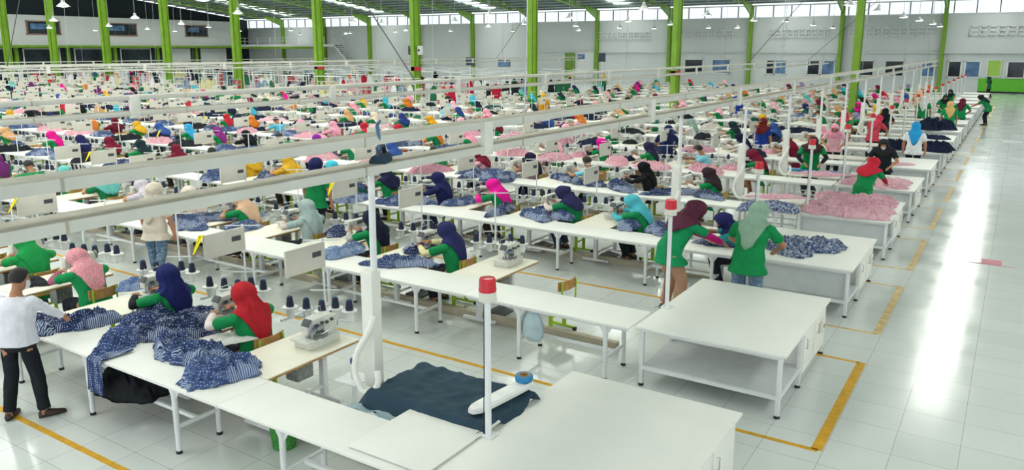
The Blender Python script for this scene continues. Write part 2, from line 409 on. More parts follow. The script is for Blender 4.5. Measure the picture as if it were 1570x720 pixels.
def slab(name, label, cat, x0, x1, z0, z1, m, y=YW-.08, fr='white_metal'):
    t_ = thing(name, label, cat, ((x0+x1)/2, y, z0))
    MB().use(m).box((0, 0, (z1-z0)/2), (x1-x0, .05, z1-z0)).build('panel', t_, smooth=False)
    f = MB().use(fr)
    for xx in (x0, x1): f.box((xx-(x0+x1)/2, -.01, (z1-z0)/2), (.08, .09, z1-z0+.08))
    for zz in (0, z1-z0): f.box((0, -.01, zz), (x1-x0+.08, .09, .08))
    f.build('frame', t_, smooth=False)
slab('notice_board', 'lime green notice board on the back wall above the green dado', 'board', bx(1514), bx(1536), 1.55, 3.1, 'notice')
# right end: green door and roller shutter near the middle of the back wall
x0, x1 = bx(866), bx(882)
d_ = MB().use('green_steel'); 
for i in range(4): d_.box((x0+(x1-x0)*(i+.5)/4, YW-.1, 2.2), ((x1-x0)/4-.12, .1, 3.2))
struct(d_.build('door_1', smooth=False))
x0, x1 = bx(884), bx(911)
d_ = MB().use('white_metal').box(((x0+x1)/2, YW-.08, 2.2), (x1-x0, .1, 3.2)); d_.use('glass_blue').box((x0+.7, YW-.14, 3.2), (1.0, .04, .6)); struct(d_.build('door_2', smooth=False))

# world: bright overcast sky
w = bpy.data.worlds.new('world'); scn.world = w; w.use_nodes = True
bg = w.node_tree.nodes['Background']; bg.inputs[0].default_value = (.92, .97, 1, 1); bg.inputs[1].default_value = 1.6
# ================================================================== PEOPLE
def decim(me, ratio):
    o = bpy.data.objects.new('tmp', me); COL.objects.link(o)
    d = o.modifiers.new('d', 'DECIMATE'); d.ratio = ratio
    bpy.context.view_layer.update(); dg = bpy.context.evaluated_depsgraph_get()
    r = bpy.data.meshes.new_from_object(o.evaluated_get(dg), depsgraph=dg); bpy.data.objects.remove(o)
    r.polygons.foreach_set('use_smooth', [True]*len(r.polygons)); return r
def remesh(mb, vox, smooth_it=3):
    me = mb.mesh('tmp'); o = bpy.data.objects.new('tmp', me); COL.objects.link(o)
    r = o.modifiers.new('r', 'REMESH'); r.mode = 'VOXEL'; r.voxel_size = vox; r.use_smooth_shade = True
    if smooth_it:
        s = o.modifiers.new('s', 'SMOOTH'); s.factor = .5; s.iterations = smooth_it
    bpy.context.view_layer.update()
    dg = bpy.context.evaluated_depsgraph_get()
    res = bpy.data.meshes.new_from_object(o.evaluated_get(dg), depsgraph=dg)
    bpy.data.objects.remove(o); bpy.data.meshes.remove(me)
    res.materials.clear(); return res
def wrinkle(me, amp, freq, seed=0, stretch=(1, 1, .45)):
    n = len(me.vertices); co = np.empty(n*3, np.float32); me.vertices.foreach_get('co', co); co = co.reshape(-1, 3)
    no = np.empty(n*3, np.float32); me.vertices.foreach_get('normal', no); no = no.reshape(-1, 3)
    d = np.array([noise.noise(Vector((p[0]*freq*stretch[0]+seed, p[1]*freq*stretch[1], p[2]*freq*stretch[2]))) for p in co])
    d = (.5-np.abs(d))*2*amp-amp*.6
    co = co+no*d[:, None]; me.vertices.foreach_set('co', co.astype(np.float32).ravel()); me.update()
    me.polygons.foreach_set('use_smooth', [True]*len(me.polygons))
def P3(f, l, z): return Vector((-f, -l, z))     # local: forward = -X, left = -Y
def ik(S, W, a, b, pole):
    d = W-S; L = min(d.length, (a+b)*.995); u = d.normalized(); W = S+u*L
    x = (a*a-b*b+L*L)/(2*L); h = math.sqrt(max(0, a*a-x*x)); p = (pole-u*pole.dot(u)).normalized()
    return S+u*x+p*h, W
class Pose:
    """joints of one figure in local space"""
    def __init__(s, hip=.53, lean=18, headpitch=30, wr=((.5, .13, .87), (.5, -.13, .87)), knee=((.41, .12, .50), (.41, -.12, .50)), ank=((.29, .13, .08), (.31, -.13, .08)), headyaw=0, twist=0, scale=1., fat=1., hipf=0, pole=((-.2, .9, -.35), (-.2, -.9, -.35)), toe=(0, 0)):
        a = math.radians(lean); s.fat = fat
        s.H = P3(hipf, 0, hip); s.sp = P3(math.sin(a), 0, math.cos(a)); s.fw = P3(math.cos(a), 0, -math.sin(a)); 
        tw = math.radians(twist); s.lf = Vector((0, -1, 0))
        if twist:
            R = Matrix.Rotation(tw, 3, s.sp); s.fw2, s.lf2 = R @ s.fw, R @ s.lf
        else: s.fw2, s.lf2 = s.fw, s.lf
        s.N = s.S(.50)
        hp = math.radians(headpitch)
        s.hf = P3(math.cos(hp), 0, -math.sin(hp)); s.hu = P3(math.sin(hp), 0, math.cos(hp))
        if headyaw+twist: 
            R = Matrix.Rotation(math.radians(headyaw+twist), 3, 'Z'); s.hf = R @ s.hf; s.hu = R @ s.hu
        s.hl = s.hu.cross(s.hf)
        s.Hd = s.N+s.sp*.05+s.hu*.125+s.hf*.025
        s.sh = [s.S(.435)+s.lf2*.185*k for k in (1, -1)]
        s.el = []; s.wr = []
        for i in (0, 1):
            e, w_ = ik(s.sh[i], P3(*wr[i]), .29, .255, P3(*pole[i])); s.el.append(e); s.wr.append(w_)
        s.hipj = [s.H+s.lf*.095*k for k in (1, -1)]
        s.kn = [P3(*k) for k in knee]; s.an = [P3(*k) for k in ank]; s.toe = toe
    def S(s, t): return s.H+s.sp*t
    def ring(s, t, lat, dep, n=18, off=0.):
        k = max(0, min(1, (t-.05)/.35)); F = s.fw.lerp(s.fw2, k); L = s.lf.lerp(s.lf2, k); c = s.S(t)+F*off
        if t < 0:
            d = ((s.kn[0]+s.kn[1])/2-s.H).normalized() if s.H.z > .7 else Vector((0, 0, -1))
            c = s.H-d*t; F = P3(1, 0, 0)
        return [c+L*(lat*s.fat*math.cos(2*PI*i/n))+F*(dep*s.fat*math.sin(2*PI*i/n)) for i in range(n)]
TORSO = [(-.11, .11, .09), (-.06, .165, .12), (.04, .17, .125), (.16, .145, .105), (.26, .155, .112), (.36, .172, .115), (.42, .165, .10), (.465, .115, .075), (.50, .058, .056), (.545, .052, .054)]
def hand(mb, w, d, n, side, curl=.5, sc=1.):
    """palm and five fingers; d along the forearm, n out of the palm, side = thumb side"""
    d = d.normalized(); n = (n-d*n.dot(d)).normalized(); x = d.cross(n).normalized()
    if x.dot(side) < 0: x = -x
    mb.ell(w+d*.045, (.055, .040, .017), d, x, n, 10, 7)
    for k, (o, L) in enumerate(((.030, .070), (.010, .078), (-.010, .072), (-.029, .056))):
        p = w+d*.085+x*o; pts = [p-d*.02, p]; a = 0
        for q in (.45, .32, .25):
            a += curl*(.75 if q == .45 else .55); p = p+(d*math.cos(a)+n*math.sin(a))*L*q; pts.append(p)
        mb.tube(pts, [.0095, .0095, .009, .0085, .0075], 8)
    p = w+d*.025+x*.03; a = (d*.55+x*.75+n*.35).normalized(); b_ = (d*.85+x*.3+n*.5).normalized()
    mb.tube([p-x*.012, p+a*.03, p+a*.03+b_*.028, p+a*.03+b_*.05], [.013, .0115, .010, .0085], 8)
def body_mesh(p, vox=.0085, curl=.45):
    b = MB()
    b.rings([p.ring(*r) for r in TORSO])
    # neck and head
    b.tube([p.S(.47), p.N+p.sp*.03, p.Hd-p.hu*.05-p.hf*.02], [.058, .052, .052], 14)
    f, l, u, c = p.hf, p.hl, p.hu, p.Hd
    b.ell(c+u*.028-f*.008, (.098, .078, .100), f, l, u, 18, 12); b.ell(c-u*.045+f*.025, (.068, .060, .078), f, l, u, 16, 10)
    b.ell(c-u*.085+f*.055, (.030, .032, .026), f, l, u); b.ell(c-u*.008+f*.092, (.020, .016, .030), f, l, u); b.ell(c+u*.012+f*.088, (.012, .055, .010), f, l, u)
    b.ell(c-u*.052+f*.084, (.012, .024, .008), f, l, u); b.ell(c-u*.062+f*.082, (.012, .021, .008), f, l, u)
    for k in (1, -1):
        b.ell(c-u*.005+l*.078*k-f*.008, (.020, .009, .033), f, l, u); b.ell(c-u*.025+f*.068+l*.042*k, (.02, .02, .022), f, l, u)
    for i in (0, 1):
        k = (1, -1)[i]
        b.ell(p.sh[i]-p.lf2*.01*k, (.056, .056, .060), p.fw2, p.lf2, p.sp)
        S, E, W = p.sh[i], p.el[i], p.wr[i]
        b.tube([S, S.lerp(E, .35), S.lerp(E, .8), E, E.lerp(W, .25), E.lerp(W, .6), W, W+(W-E).normalized()*.03], [.052, .050, .041, .039, .041, .035, .026, .026], 14)
        d = (W-E).normalized(); hand(b, W, d, Vector((0, 0, -1))+p.fw*.2, -p.lf2*k, curl)
        J, K, A = p.hipj[i], p.kn[i], p.an[i]
        b.tube([J, J.lerp(K, .35), J.lerp(K, .8), K, K.lerp(A, .25), K.lerp(A, .6), A], [.088, .080, .060, .056, .058, .046, .036], 14)
        ty = math.radians(p.toe[i]); t = Vector((-math.cos(ty), -math.sin(ty), 0))
        b.tube([A+Vector((0, 0, .03)), A-t*.03+Vector((0, 0, -.03)), A+t*.06+Vector((0, 0, -.045)), A+t*.14+Vector((0, 0, -.055)), A+t*.19+Vector((0, 0, -.058))], [.038, .042, .040, .036, .022], 12, flat=.8)
    me = remesh(b, vox, 2); me.materials.append(M['skin']); return me
def shirt_mesh(p, m, sleeve=.72, hem=-.17, loose=.022, vox=.013, seed=0, full=False, hemflare=0.):
    b = MB(); R = []
    prof = [(hem, .188+hemflare, .142+hemflare)]+[r for r in TORSO if r[0] > max(hem, -.1)+.02 and r[0] < .49]
    for t, la, de in prof: R.append(p.ring(t, la+loose, de+loose))
    R.append(p.ring(.495, .075, .072)); b.rings(R)
    for i in (0, 1):
        S, E, W = p.sh[i], p.el[i], p.wr[i]; k = (1, -1)[i]
        b.ell(S-p.lf2*.012*k, (.066, .066, .068), p.fw2, p.lf2, p.sp)
        if full: b.tube([S, S.lerp(E, .5), E, E.lerp(W, .5), E.lerp(W, .93)], [.066, .060, .055, .050, .040], 14)
        else: b.tube([S, S.lerp(E, sleeve*.5), S.lerp(E, sleeve)], [.066, .066, .064], 14)
    me = remesh(b, vox, 3); wrinkle(me, .009, 9, seed); me.materials.append(M[m]); return me
def sleeves_mesh(p, m, i, a=.55):
    b = MB().use(m); S, E, W = p.sh[i], p.el[i], p.wr[i]
    b.tube([S.lerp(E, a), E, E.lerp(W, .3), E.lerp(W, .65), E.lerp(W, .95)], [.052, .048, .048, .043, .035], 14)
    return b.mesh('sleeves', True)
def trouser_mesh(p, m, vox=.014, low=.93, loose=.020, seed=5):
    b = MB(); b.rings([p.ring(t, la+.010, de+.010) for t, la, de in TORSO[:2]]+[p.ring(.02, .155, .11)])
    for i in (0, 1):
        J, K, A = p.hipj[i], p.kn[i], p.an[i]
        b.tube([J, J.lerp(K, .35), J.lerp(K, .8), K, K.lerp(A, .3), K.lerp(A, .65), K.lerp(A, low)], [.078, .088, .08, .076, .074, .066, .062+loose*.2], 14)
    me = remesh(b, vox, 3); wrinkle(me, .008, 10, seed); me.materials.append(M[m]); return me
def shoe_mesh(p, i, m='shoe'):
    b = MB().use(m); A = p.an[i]; ty = math.radians(p.toe[i]); t = Vector((-math.cos(ty), -math.sin(ty), 0)); z = A.z-.08
    s = Vector((t.y, -t.x, 0)); A = Vector((A.x, A.y, 0)); R = []
    for q, wd, hh in ((-.065, .022, .05), (-.05, .036, .075), (0, .042, .085), (.07, .046, .07), (.14, .048, .05), (.195, .036, .04), (.215, .015, .025)):
        c = A+t*q; R.append([c+s*(wd*math.cos(an))+Vector((0, 0, z+.002+max(0, hh*(.5+.62*math.sin(an))))) for an in [2*PI*j/12 for j in range(12)]])
    return b.rings(R).mesh('shoe', True)
def hijab_mesh(p, m, long=1., seed=0, bun=.02, nT=52):
    c = p.Hd+p.hu*.012; F, L, U = p.hf, p.hl, p.hu; V = []; rows = []
    for a in (3, 14, 26, 38, 50, 62, 74, 86, 98, 110, 120):
        row = []
        for j in range(nT):
            th = 2*PI*j/nT; co = math.cos(th)
            rf = .128 if co > 0 else .128+bun*math.exp(-((a-88)/30)**2)
            q = math.radians(a)
            row.append(c+F*(rf*math.sin(q)*co)+L*((.108 if a < 95 else .104)*math.sin(q)**(.9)*math.sin(th))+U*(.136*math.cos(q)))
        rows.append(row)
    nh = len(rows)
    nc = p.N+p.sp*.045
    row = [nc+p.fw2*((.088 if math.cos(2*PI*j/nT) > 0 else .115)*math.cos(2*PI*j/nT))+p.lf2*(.108*math.sin(2*PI*j/nT)) for j in range(nT)]
    rows.append([a.lerp(b_, .5) for a, b_ in zip(rows[-1], row)]); rows.append(row)
    wl = .74 if long > .6 else 1.
    prof = [(.0, .108, .09, .115), (.12, .135*(wl+.1), .112, .124), (.26, .172*wl, .128, .136), (.42, .205*wl, .145, .147), (.58, .222*wl, .155, .153), (.72, .228*wl, .162, .155), (.86, .230*wl, .165, .155), (1., .228*wl, .167, .153)]
    for t, la, fr_, bk in prof[1:]:
        row = []
        for j in range(nT):
            th = 2*PI*j/nT; co, si = math.cos(th), math.sin(th)
            drop = (.075+(.105+.25*long)*max(0, -co)**(3.2 if long > .6 else 1.5)+.12*max(0, co)**2)*t
            bb = bk-.012*max(0, (drop-.2)/.2)
            row.append(p.N+p.sp*(.05-drop)+p.fw2*((fr_ if co > 0 else bb)*co)+p.lf2*(la*si))
        rows.append(row)
    b = MB().use(m); n = len(rows); cen = []
    for i, row in enumerate(rows):
        cc = sum(row, Vector())/nT
        for j in range(nT):
            v = row[j]-cc; am = .005+.017*min(1, max(0, (i-5)/7))
            w = noise.noise(Vector((math.cos(2*PI*j/nT)*2.6+seed*3.1, math.sin(2*PI*j/nT)*2.6+seed, i*.16)))
            w2 = noise.noise(Vector((math.cos(2*PI*j/nT)*5+seed, math.sin(2*PI*j/nT)*5, i*.22+9)))-.6*abs(noise.noise(Vector((math.cos(2*PI*j/nT)*9, math.sin(2*PI*j/nT)*9+seed, i*.12+4))))
            if v.length > 1e-4: row[j] = row[j]+v.normalized()*am*(1-2.2*abs(w)+.7*w2)
    vs = [q for r in rows for q in r]; fs = []
    for i in range(n-1):
        for j in range(nT):
            k = (j+1) % nT; th = 2*PI*(j+.5)/nT; th = th if th < PI else th-2*PI
            if 4 <= i <= 8 and abs(th) < math.radians(46 if i in (5, 6, 7) else 34): continue
            fs.append((i*nT+j, (i+1)*nT+j, (i+1)*nT+k, i*nT+k))
    fs.append(tuple(range(nT)))
    b.add(vs, fs); me = b.mesh('hijab', True)
    o = bpy.data.objects.new('tmp', me); COL.objects.link(o); s = o.modifiers.new('s', 'SOLIDIFY'); s.thickness = .006; s.offset = -1
    bpy.context.view_layer.update(); dg = bpy.context.evaluated_depsgraph_get()
    r = bpy.data.meshes.new_from_object(o.evaluated_get(dg), depsgraph=dg); bpy.data.objects.remove(o); bpy.data.meshes.remove(me)
    r.polygons.foreach_set('use_smooth', [True]*len(r.polygons)); return r
def hair_mesh(p, long=False):
    c, F, L, U = p.Hd+p.hu*.028-p.hf*.008, p.hf, p.hl, p.hu; b = MB().use('hair'); nT = 28; rows = []
    for i in range(11):
        row = []
        for j in range(nT):
            th = 2*PI*j/nT; co = math.cos(th); mx = 62 if co > .45 else (62+(1-(co+.1)/.55)*52 if co > -.1 else 118)
            q = math.radians(max(2, mx*i/10)); w = 1+.03*noise.noise(Vector((math.cos(th)*5, math.sin(th)*5, i*.7)))
            row.append(c+(F*(.112*math.sin(q)*co)+L*(.091*math.sin(q)*math.sin(th))+U*(.116*math.cos(q)))*w)
        rows.append(row)
    rows.append([a.lerp(c, .12) for a in rows[-1]])
    b.rings(rows); return b.mesh('hair', True)
def mask_mesh(p, m='mask'):
    c, F, L, U = p.Hd-p.hu*.045+p.hf*.02, p.hf, p.hl, p.hu; b = MB().use(m); R = []
    for i in range(7):
        q = math.radians(52+76*i/6); row = []
        for j in range(13):
            th = math.radians(-82+164*j/12); x = 1+.12*math.exp(-(th/.4)**2)
            row.append(c+F*(.092*x*math.sin(q)*math.cos(th))+L*(.078*math.sin(q)*math.sin(th))+U*(.085*math.cos(q)))
        R.append(row)
    R2 = [[v+(v-c).normalized()*-.006 for v in r] for r in R]
    b.rings(R, False, False); b.rings([list(reversed(r)) for r in R2], False, False); return b.mesh('mask', True)
SPECS = {   # seated figures facing -X
 'sitA': dict(lean=9, headpitch=28, wr=((.50, .14, .90), (.52, -.12, .92))),
 'sitB': dict(lean=20, headpitch=40, wr=((.58, .10, .89), (.56, -.16, .91)), headyaw=8),
 'sitC': dict(lean=6, headpitch=24, wr=((.48, .17, .90), (.46, -.17, .90)), headyaw=-8),
 'sitD': dict(lean=14, headpitch=35, wr=((.40, .30, .88), (.56, -.10, .90)), twist=14),
 'standA': dict(hip=.90, lean=20, headpitch=40, wr=((.46, .18, .95), (.46, -.18, .95)), knee=((.02, .10, .48), (.02, -.10, .48)), ank=((-.02, .11, .08), (-.02, -.11, .08)), toe=(-6, 6)),
 'standB': dict(hip=.88, lean=30, headpitch=45, wr=((.60, .16, .95), (.60, -.14, .95)), knee=((.03, .10, .47), (.05, -.10, .46)), ank=((-.04, .11, .08), (-.02, -.11, .08)), toe=(-6, 6), hipf=-.1),
 'standC': dict(hip=.91, lean=2, headpitch=8, wr=((.10, .26, .80), (.10, -.26, .80)), knee=((.03, .10, .49), (-.02, -.10, .49)), ank=((.08, .11, .08), (-.16, -.10, .09)), toe=(-6, 6)),
}
PARTS = {}
def person_parts(key, spec, fine=False):
    p = Pose(**spec); q = {}
    q['pose'] = p
    q['body'] = body_mesh(p, .0075 if fine else .0125)
    q['shirt'] = shirt_mesh(p, 'cloth', seed=len(PARTS), hemflare=.028 if key.startswith('stand') else 0); q['sleeve0'], q['sleeve1'] = sleeves_mesh(p, 'cloth', 0), sleeves_mesh(p, 'cloth', 1)
    q['trousers'] = trouser_mesh(p, 'cloth'); q['shoe0'], q['shoe1'] = shoe_mesh(p, 0), shoe_mesh(p, 1)
    q['hijab0'] = hijab_mesh(p, 'cloth', 1., seed=len(PARTS)); q['hijab1'] = hijab_mesh(p, 'cloth', .45, seed=len(PARTS)+40, bun=.035)
    q['hair'] = hair_mesh(p); q['mask'] = mask_mesh(p)
    PARTS[key] = q
    lo = {'pose': p}
    for k, n in (('body', 1500), ('shirt', 900), ('sleeve0', 120), ('sleeve1', 120), ('trousers', 700), ('shoe0', 70), ('shoe1', 70), ('hijab0', 1100), ('hijab1', 1100), ('hair', 300), ('mask', 80)):
        lo[k] = decim(q[k], min(1, n/(len(q[k].polygons)*2)))
    PARTS[key+'_lo'] = lo
    return q
def person(key, loc, rz, label, head=('hijab0', '2a2f66'), shirt='17824f', sleeves=None, trousers='2b3040', group=None, hmat=None, smat=None, tmat=None, maskcol=None, lite=False, k_scale=1.055):
    if key not in PARTS: person_parts(key, SPECS[key])
    q = PARTS[key+('_lo' if loc[1] > 20 or loc[0] < -16 else '')]; t = thing('person', label, 'person', loc, rz, group); sc_ = k_scale*rnd.uniform(.98, 1.02); t.scale = (sc_*1.15, sc_*1.17, sc_)
    link('body', q['body'], t)
    s = link('shirt', q['shirt'], t, color=shirt)
    if smat: s.material_slots[0].link = 'OBJECT'; s.material_slots[0].material = M[smat]
    if sleeves:
        for i in '01': link('undersleeve', q['sleeve'+i], t, color=sleeves)
    if not lite:
        s = link('trousers', q['trousers'], t, color=trousers)
        if tmat: s.material_slots[0].link = 'OBJECT'; s.material_slots[0].material = M[tmat]
        for i in '01': link('shoe', q['shoe'+i], t)
    if head[0].startswith('hijab'):
        k = head[0]+(hmat or '')
        if k not in q: q[k] = q[head[0]].copy(); q[k].materials[0] = M[hmat]
        link('headscarf', q[k], t, color=head[1])
    elif head[0] == 'hair': link('hair', q['hair'], t)
    elif head[0] == 'cap':
        link('hair', q['hair'], t)
    if maskcol or head[0] in ('hair',):
        link('face_mask', q['mask'], t)
    return t

# ================================================================== FURNITURE AND MACHINES (prototypes)
def make_table_top(name, label, cat, x0, x1, y0, y1, legs, z=.78, group=None, shelf=False, top='white_lam', rail=True):
    """white work table; legs = list of x for the leg pairs"""
    cx, cy = (x0+x1)/2, (y0+y1)/2; t = thing(name, label, cat, (cx, cy, 0), 0, group); X = [x-cx for x in legs]; h = (y1-y0)/2
    MB().use(top).box((0, 0, z-.014), (x1-x0-.004, y1-y0, .028), .004).build('tabletop', t)
    f = MB().use('white_metal')
    f.bar((x0-cx+.03, -h+.07, z-.05), (x1-cx-.03, -h+.07, z-.05), .035, .04); f.bar((x0-cx+.03, h-.07, z-.05), (x1-cx-.03, h-.07, z-.05), .035, .04)
    for x in X: f.bar((x, -h+.06, z-.05), (x, h-.06, z-.05), .035, .04); f.bar((x, -h+.09, .29), (x, h-.09, .29), .03, .035)
    if len(X) > 1 and rail: f.bar((X[0], 0, .29), (X[-1], 0, .29), .035, .04)
    f.build('frame', t, smooth=False)
    for x in X:
        for s in (-1, 1):
            l = MB().use('white_metal'); y = s*(h-.08)
            l.tube([(x, y, z-.03), (x, y, z-.14), (x, y, .03)], [.055, .031, .026], 10)
            for g in (-1, 1): l.add([(x, y-.006, z-.03), (x+g*.12, y-.006, z-.03), (x+g*.03, y-.006, z-.17), (x, y+.006, z-.03), (x+g*.12, y+.006, z-.03), (x+g*.03, y+.006, z-.17)], [(0, 1, 2), (5, 4, 3), (0, 3, 4, 1), (1, 4, 5, 2), (2, 5, 3, 0)])
            lg = l.build('leg', t); MB().use('black').lathe([(.026, .032), (.032, .026), (.032, 0)], (x, y, 0), 10).build('foot', lg)
    return t
def make_big_table(label, x0, x1, y0, y1, closed, group):
    cx, cy = (x0+x1)/2, (y0+y1)/2; w, d = x1-x0, y1-y0; t = thing('inspection_table', label, 'table', (cx, cy, 0), 0, group); z = .78
    MB().use('white_lam').box((0, 0, z-.015), (w, d, .03), .005).build('tabletop', t)
    f = MB().use('white_metal'); e = .07
    for y in (-d/2+e, -.05, d/2-e): f.bar((-w/2+e, y, z-.055), (w/2-e, y, z-.055), .04, .045)
    for x in (-w/2+e, w/2-e): f.bar((x, -d/2+e, z-.055), (x, d/2-e, z-.055), .04, .045); f.bar((x, -d/2+e, .24), (x, .0, .24), .04, .045)
    f.bar((-w/2+e, -d/2+e, .24), (w/2-e, -d/2+e, .24), .04, .045); f.build('frame', t, smooth=False)
    for x in (-w/2+e, w/2-e):
        for y in (-d/2+e, -d/2+1.05, d/2-e):
            lg = MB().use('white_metal').box((x, y, z/2), (.05, .05, z-.06), .006).build('leg', t); MB().use('black').lathe([(.02, .034), (.034, .024), (.034, 0)], (x, y, 0), 10).build('foot', lg)
    if closed: MB().use('grey_panel').box((0, -d/2+.16, .5), (w-.2, .02, .46)).build('front_panel', t, smooth=False)
    MB().use('grey_panel').box((0, -d/2+.58 if not closed else -d/2+.6, .255), (w-.14, 1.0, .02)).build('shelf', t, smooth=False)
    c = MB().use('white_lam').box((0, .52, .42), (w-.12, d/2-.12+.06, .60), .004).build('cabinet', t)
    for y in (.2, .85):
        dr = MB().use('white_lam').box((w/2-.052, y, .42), (.018, .58, .54), .004).build('cabinet_door', t)
        MB().use('steel').tube([(w/2-.045, y-.2, .46), (w/2-.02, y-.2, .46), (w/2-.02, y-.2, .58), (w/2-.045, y-.2, .58)], .006, 8).build('handle', dr)
    return t
def make_chair(label):
    t = thing('work_chair', label, 'chair')
    MB().use('wood').box((0, 0, .45), (.38, .40, .022), .008).build('seat', t)
    b = MB().use('wood'); R = []
    for i in range(9):
        y = -.21+.42*i/8; x = .235-.05*(abs(y)/.21)**2*1.0
        R.append([(x-.009, y, .68), (x+.009, y, .68), (x+.012, y, .82), (x-.006, y, .82)])
    b.rings(R); b.build('backrest', t)
    for s in (-1, 1):
        f = MB().use('lime'); y = s*.17
        f.box((0, y, .04), (.46, .045, .035), .006); f.box((.03, y, .24), (.06, .032, .40), .005); f.bar((-.17, y, .425), (.2, y, .425), .03, .03)
        f.tube([(.17, y, .43), (.225, y, .52), (.232, y, .81)], .014, 8)
        lg = f.build('leg', t)
        m = MB().use('black')
        for q in (-.22, .22): m.box((q, y, .03), (.05, .05, .05), .006)
        m.build('foot', lg)
    MB().use('lime').box((.03, 0, .25), (.03, .32, .03)).build('crossbar', t)
    return t
def make_plate_table(label):
    """machine table: plywood plate on a steel frame, long side along Y; origin at the floor below its centre"""
    t = thing('sewing_table', label, 'table')
    p = MB().use('plate').box((0, 0, .772), (.76, 1.34, .012)); p.use('wood').box((0, 0, .755), (.762, 1.342, .022)); p.build('tabletop', t, smooth=False)
    f = MB().use('white_metal')
    for y in (-.45, .45): f.box((0, y, .06), (.58, .06, .04), .005); f.box((0, y, .72), (.62, .05, .04)); f.box((0, y, .39), (.075, .07, .66), .006)
    f.bar((0, -.45, .2), (0, .45, .2), .03); f.build('frame', t)
    MB().use('machine_d').box((.05, .05, .56), (.2, .24, .22), .02).build('motor', t)
    MB().use('dark_grey').box((.12, -.05, .09), (.26, .36, .03), .005, Matrix.Rotation(.2, 3, 'Y')).build('pedal', t)
    return t
def make_overlock(label):
    """overlock machine, needle side towards -Y, operator on +X; origin on the table"""
    t = thing('overlock_machine', label, 'sewing machine')
    b = MB().use('machine')
    b.box((0, -.02, .05), (.27, .46, .10), .018); b.box((-.02, .12, .18), (.21, .22, .24), .03); b.box((-.02, .02, .27), (.17, .32, .10), .028); b.box((-.03, -.12, .235), (.12, .12, .16), .02)
    b.box((.0, -.19, .095), (.30, .2, .03), .01); b.build('body', t)
    c = MB().use('machine_d'); c.box((.09, -.08, .125), (.1, .2, .06), .012, Matrix.Rotation(.35, 3, 'Y')); c.build('looper_cover', t)
    n = MB().use('steel'); n.tube([(.0, -.15, .19), (.0, -.15, .10)], .007, 8); n.box((.02, -.16, .115), (.05, .07, .012), .003); n.tube([(.03, -.15, .2), (.03, -.15, .12)], .006, 8); n.build('needle_bar', t)
    for k in range(4):
        MB().use('dark_grey').lathe([(.006, 0), (.021, .002), (.021, .012), (.010, .016), (.014, .03), (.012, .036)], (.085, -.10+.075*k, .25+.012*(k % 2)), 10, (1, 0, .25)).build('tension_dial', t)
    MB().use('dark_grey').lathe([(.02, 0), (.065, .008), (.07, .02), (.065, .034), (.02, .04)], (-.02, .235, .16), 18, (0, 1, 0)).build('handwheel', t)
    g = MB().use('steel'); g.tube([(-.08, -.12, .30), (-.08, -.12, .39), (-.08, .12, .39), (-.08, .12, .30)], .006, 8)
    for k in range(4): g.lathe([(.010, 0), (.014, .004), (.010, .008)], (-.08, -.09+.06*k, .395), 8)
    g.build('thread_guide', t)
    e = MB().use('glass_blue').box((.05, -.10, .235), (.05, .06, .05), .008); e.use('steel').box((.07, -.03, .2), (.03, .10, .05), .006); e.box((.09, -.16, .17), (.02, .05, .08), .004); e.tube([(.08, -.14, .15), (.12, -.05, .14), (.12, .05, .16)], .008, 6); e.build('front_levers', t)
    MB().use('dark_grey').box((.03, -.20, .30), (.12, .014, .09), .004, Matrix.Rotation(-.6, 3, 'X')).build('eye_guard', t)
    return t
def make_lockstitch(label):
    t = thing('lockstitch_machine', label, 'sewing machine')
    b = MB().use('machine'); b.box((0, 0, .02), (.18, .50, .05), .012); b.box((0, .17, .16), (.13, .13, .26), .03); b.box((0, .0, .27), (.12, .46, .12), .04); b.box((0, -.18, .22), (.10, .10, .16), .025); b.build('body', t)
    n = MB().use('steel'); n.tube([(0, -.19, .15), (0, -.19, .045)], .007, 8); n.box((.0, -.19, .055), (.03, .05, .01)); n.build('needle_bar', t)
    MB().use('machine_d').lathe([(.02, 0), (.062, .008), (.066, .025), (.03, .04)], (0, .235, .27), 16, (0, 1, 0)).build('handwheel', t)
    MB().use('dark_grey').box((.065, .05, .275), (.01, .14, .06), .003).build('control_panel', t)
    MB().use('steel').lathe([(.006, 0), (.018, .003), (.018, .012), (.008, .02)], (.06, -.17, .25), 10, (1, 0, 0)).build('tension_dial', t)
    return t
DISCS = [(-.45, -.06), (-.22, .0), (.0, .05), (.06, .22), (.28, .24)]
def make_stand(label, board=True):
    """thread stand on the rear edge of a machine table, with saucers for cones and an off-white board; origin at table height"""
    t = thing('thread_stand', label, 'thread stand')
    X = -.47
    MB().use('white_metal').tube([(X, .55, -.1), (X, .55, .90)], .013, 8).build('pole', t)
    b = MB().use('white_metal'); b.bar((-.5, -.04, .02), (.33, .2, .02), .025); b.bar((X, -.2, -.0), (X, .6, -.0), .03); b.build('crossbar', t)
    MB().use('white_metal').bar((X-.16, .44, .2), (X+.16, .66, .2), .014).build('thread_arm', t)
    MB().use('white_metal').bar((X-.2, .41, .88), (X+.2, .69, .88), .014).build('thread_arm', t)
    for x, y in DISCS:
        s_ = MB().use('disc').lathe([(.045, .0), (.052, .06), (.052, .12), (.096, .136), (.100, .148), (.075, .152), (.012, .149)], (x, y, 0), 18)
        s_.build('saucer', t)
    if board:
        bo = MB().use('board').box((X+.03, .22, .70), (.035, .66, .34), .012).build('board', t)
        MB().use('dark_grey').box((X+.0485, .40, .73), (.004, .15, .07), 0).build('label_plate', bo, smooth=False)
    return t
def cone_mesh():
    b = MB().use('cone').lathe([(.046, .0), (.050, .006), (.035, .122), (.026, .130), (.014, .131)], (0, 0, 0), 14); b.use('blue_tape').lathe([(.014, .128), (.012, .143), (.006, .143)], (0, 0, 0), 10)
    return b.mesh('cone', 'auto')
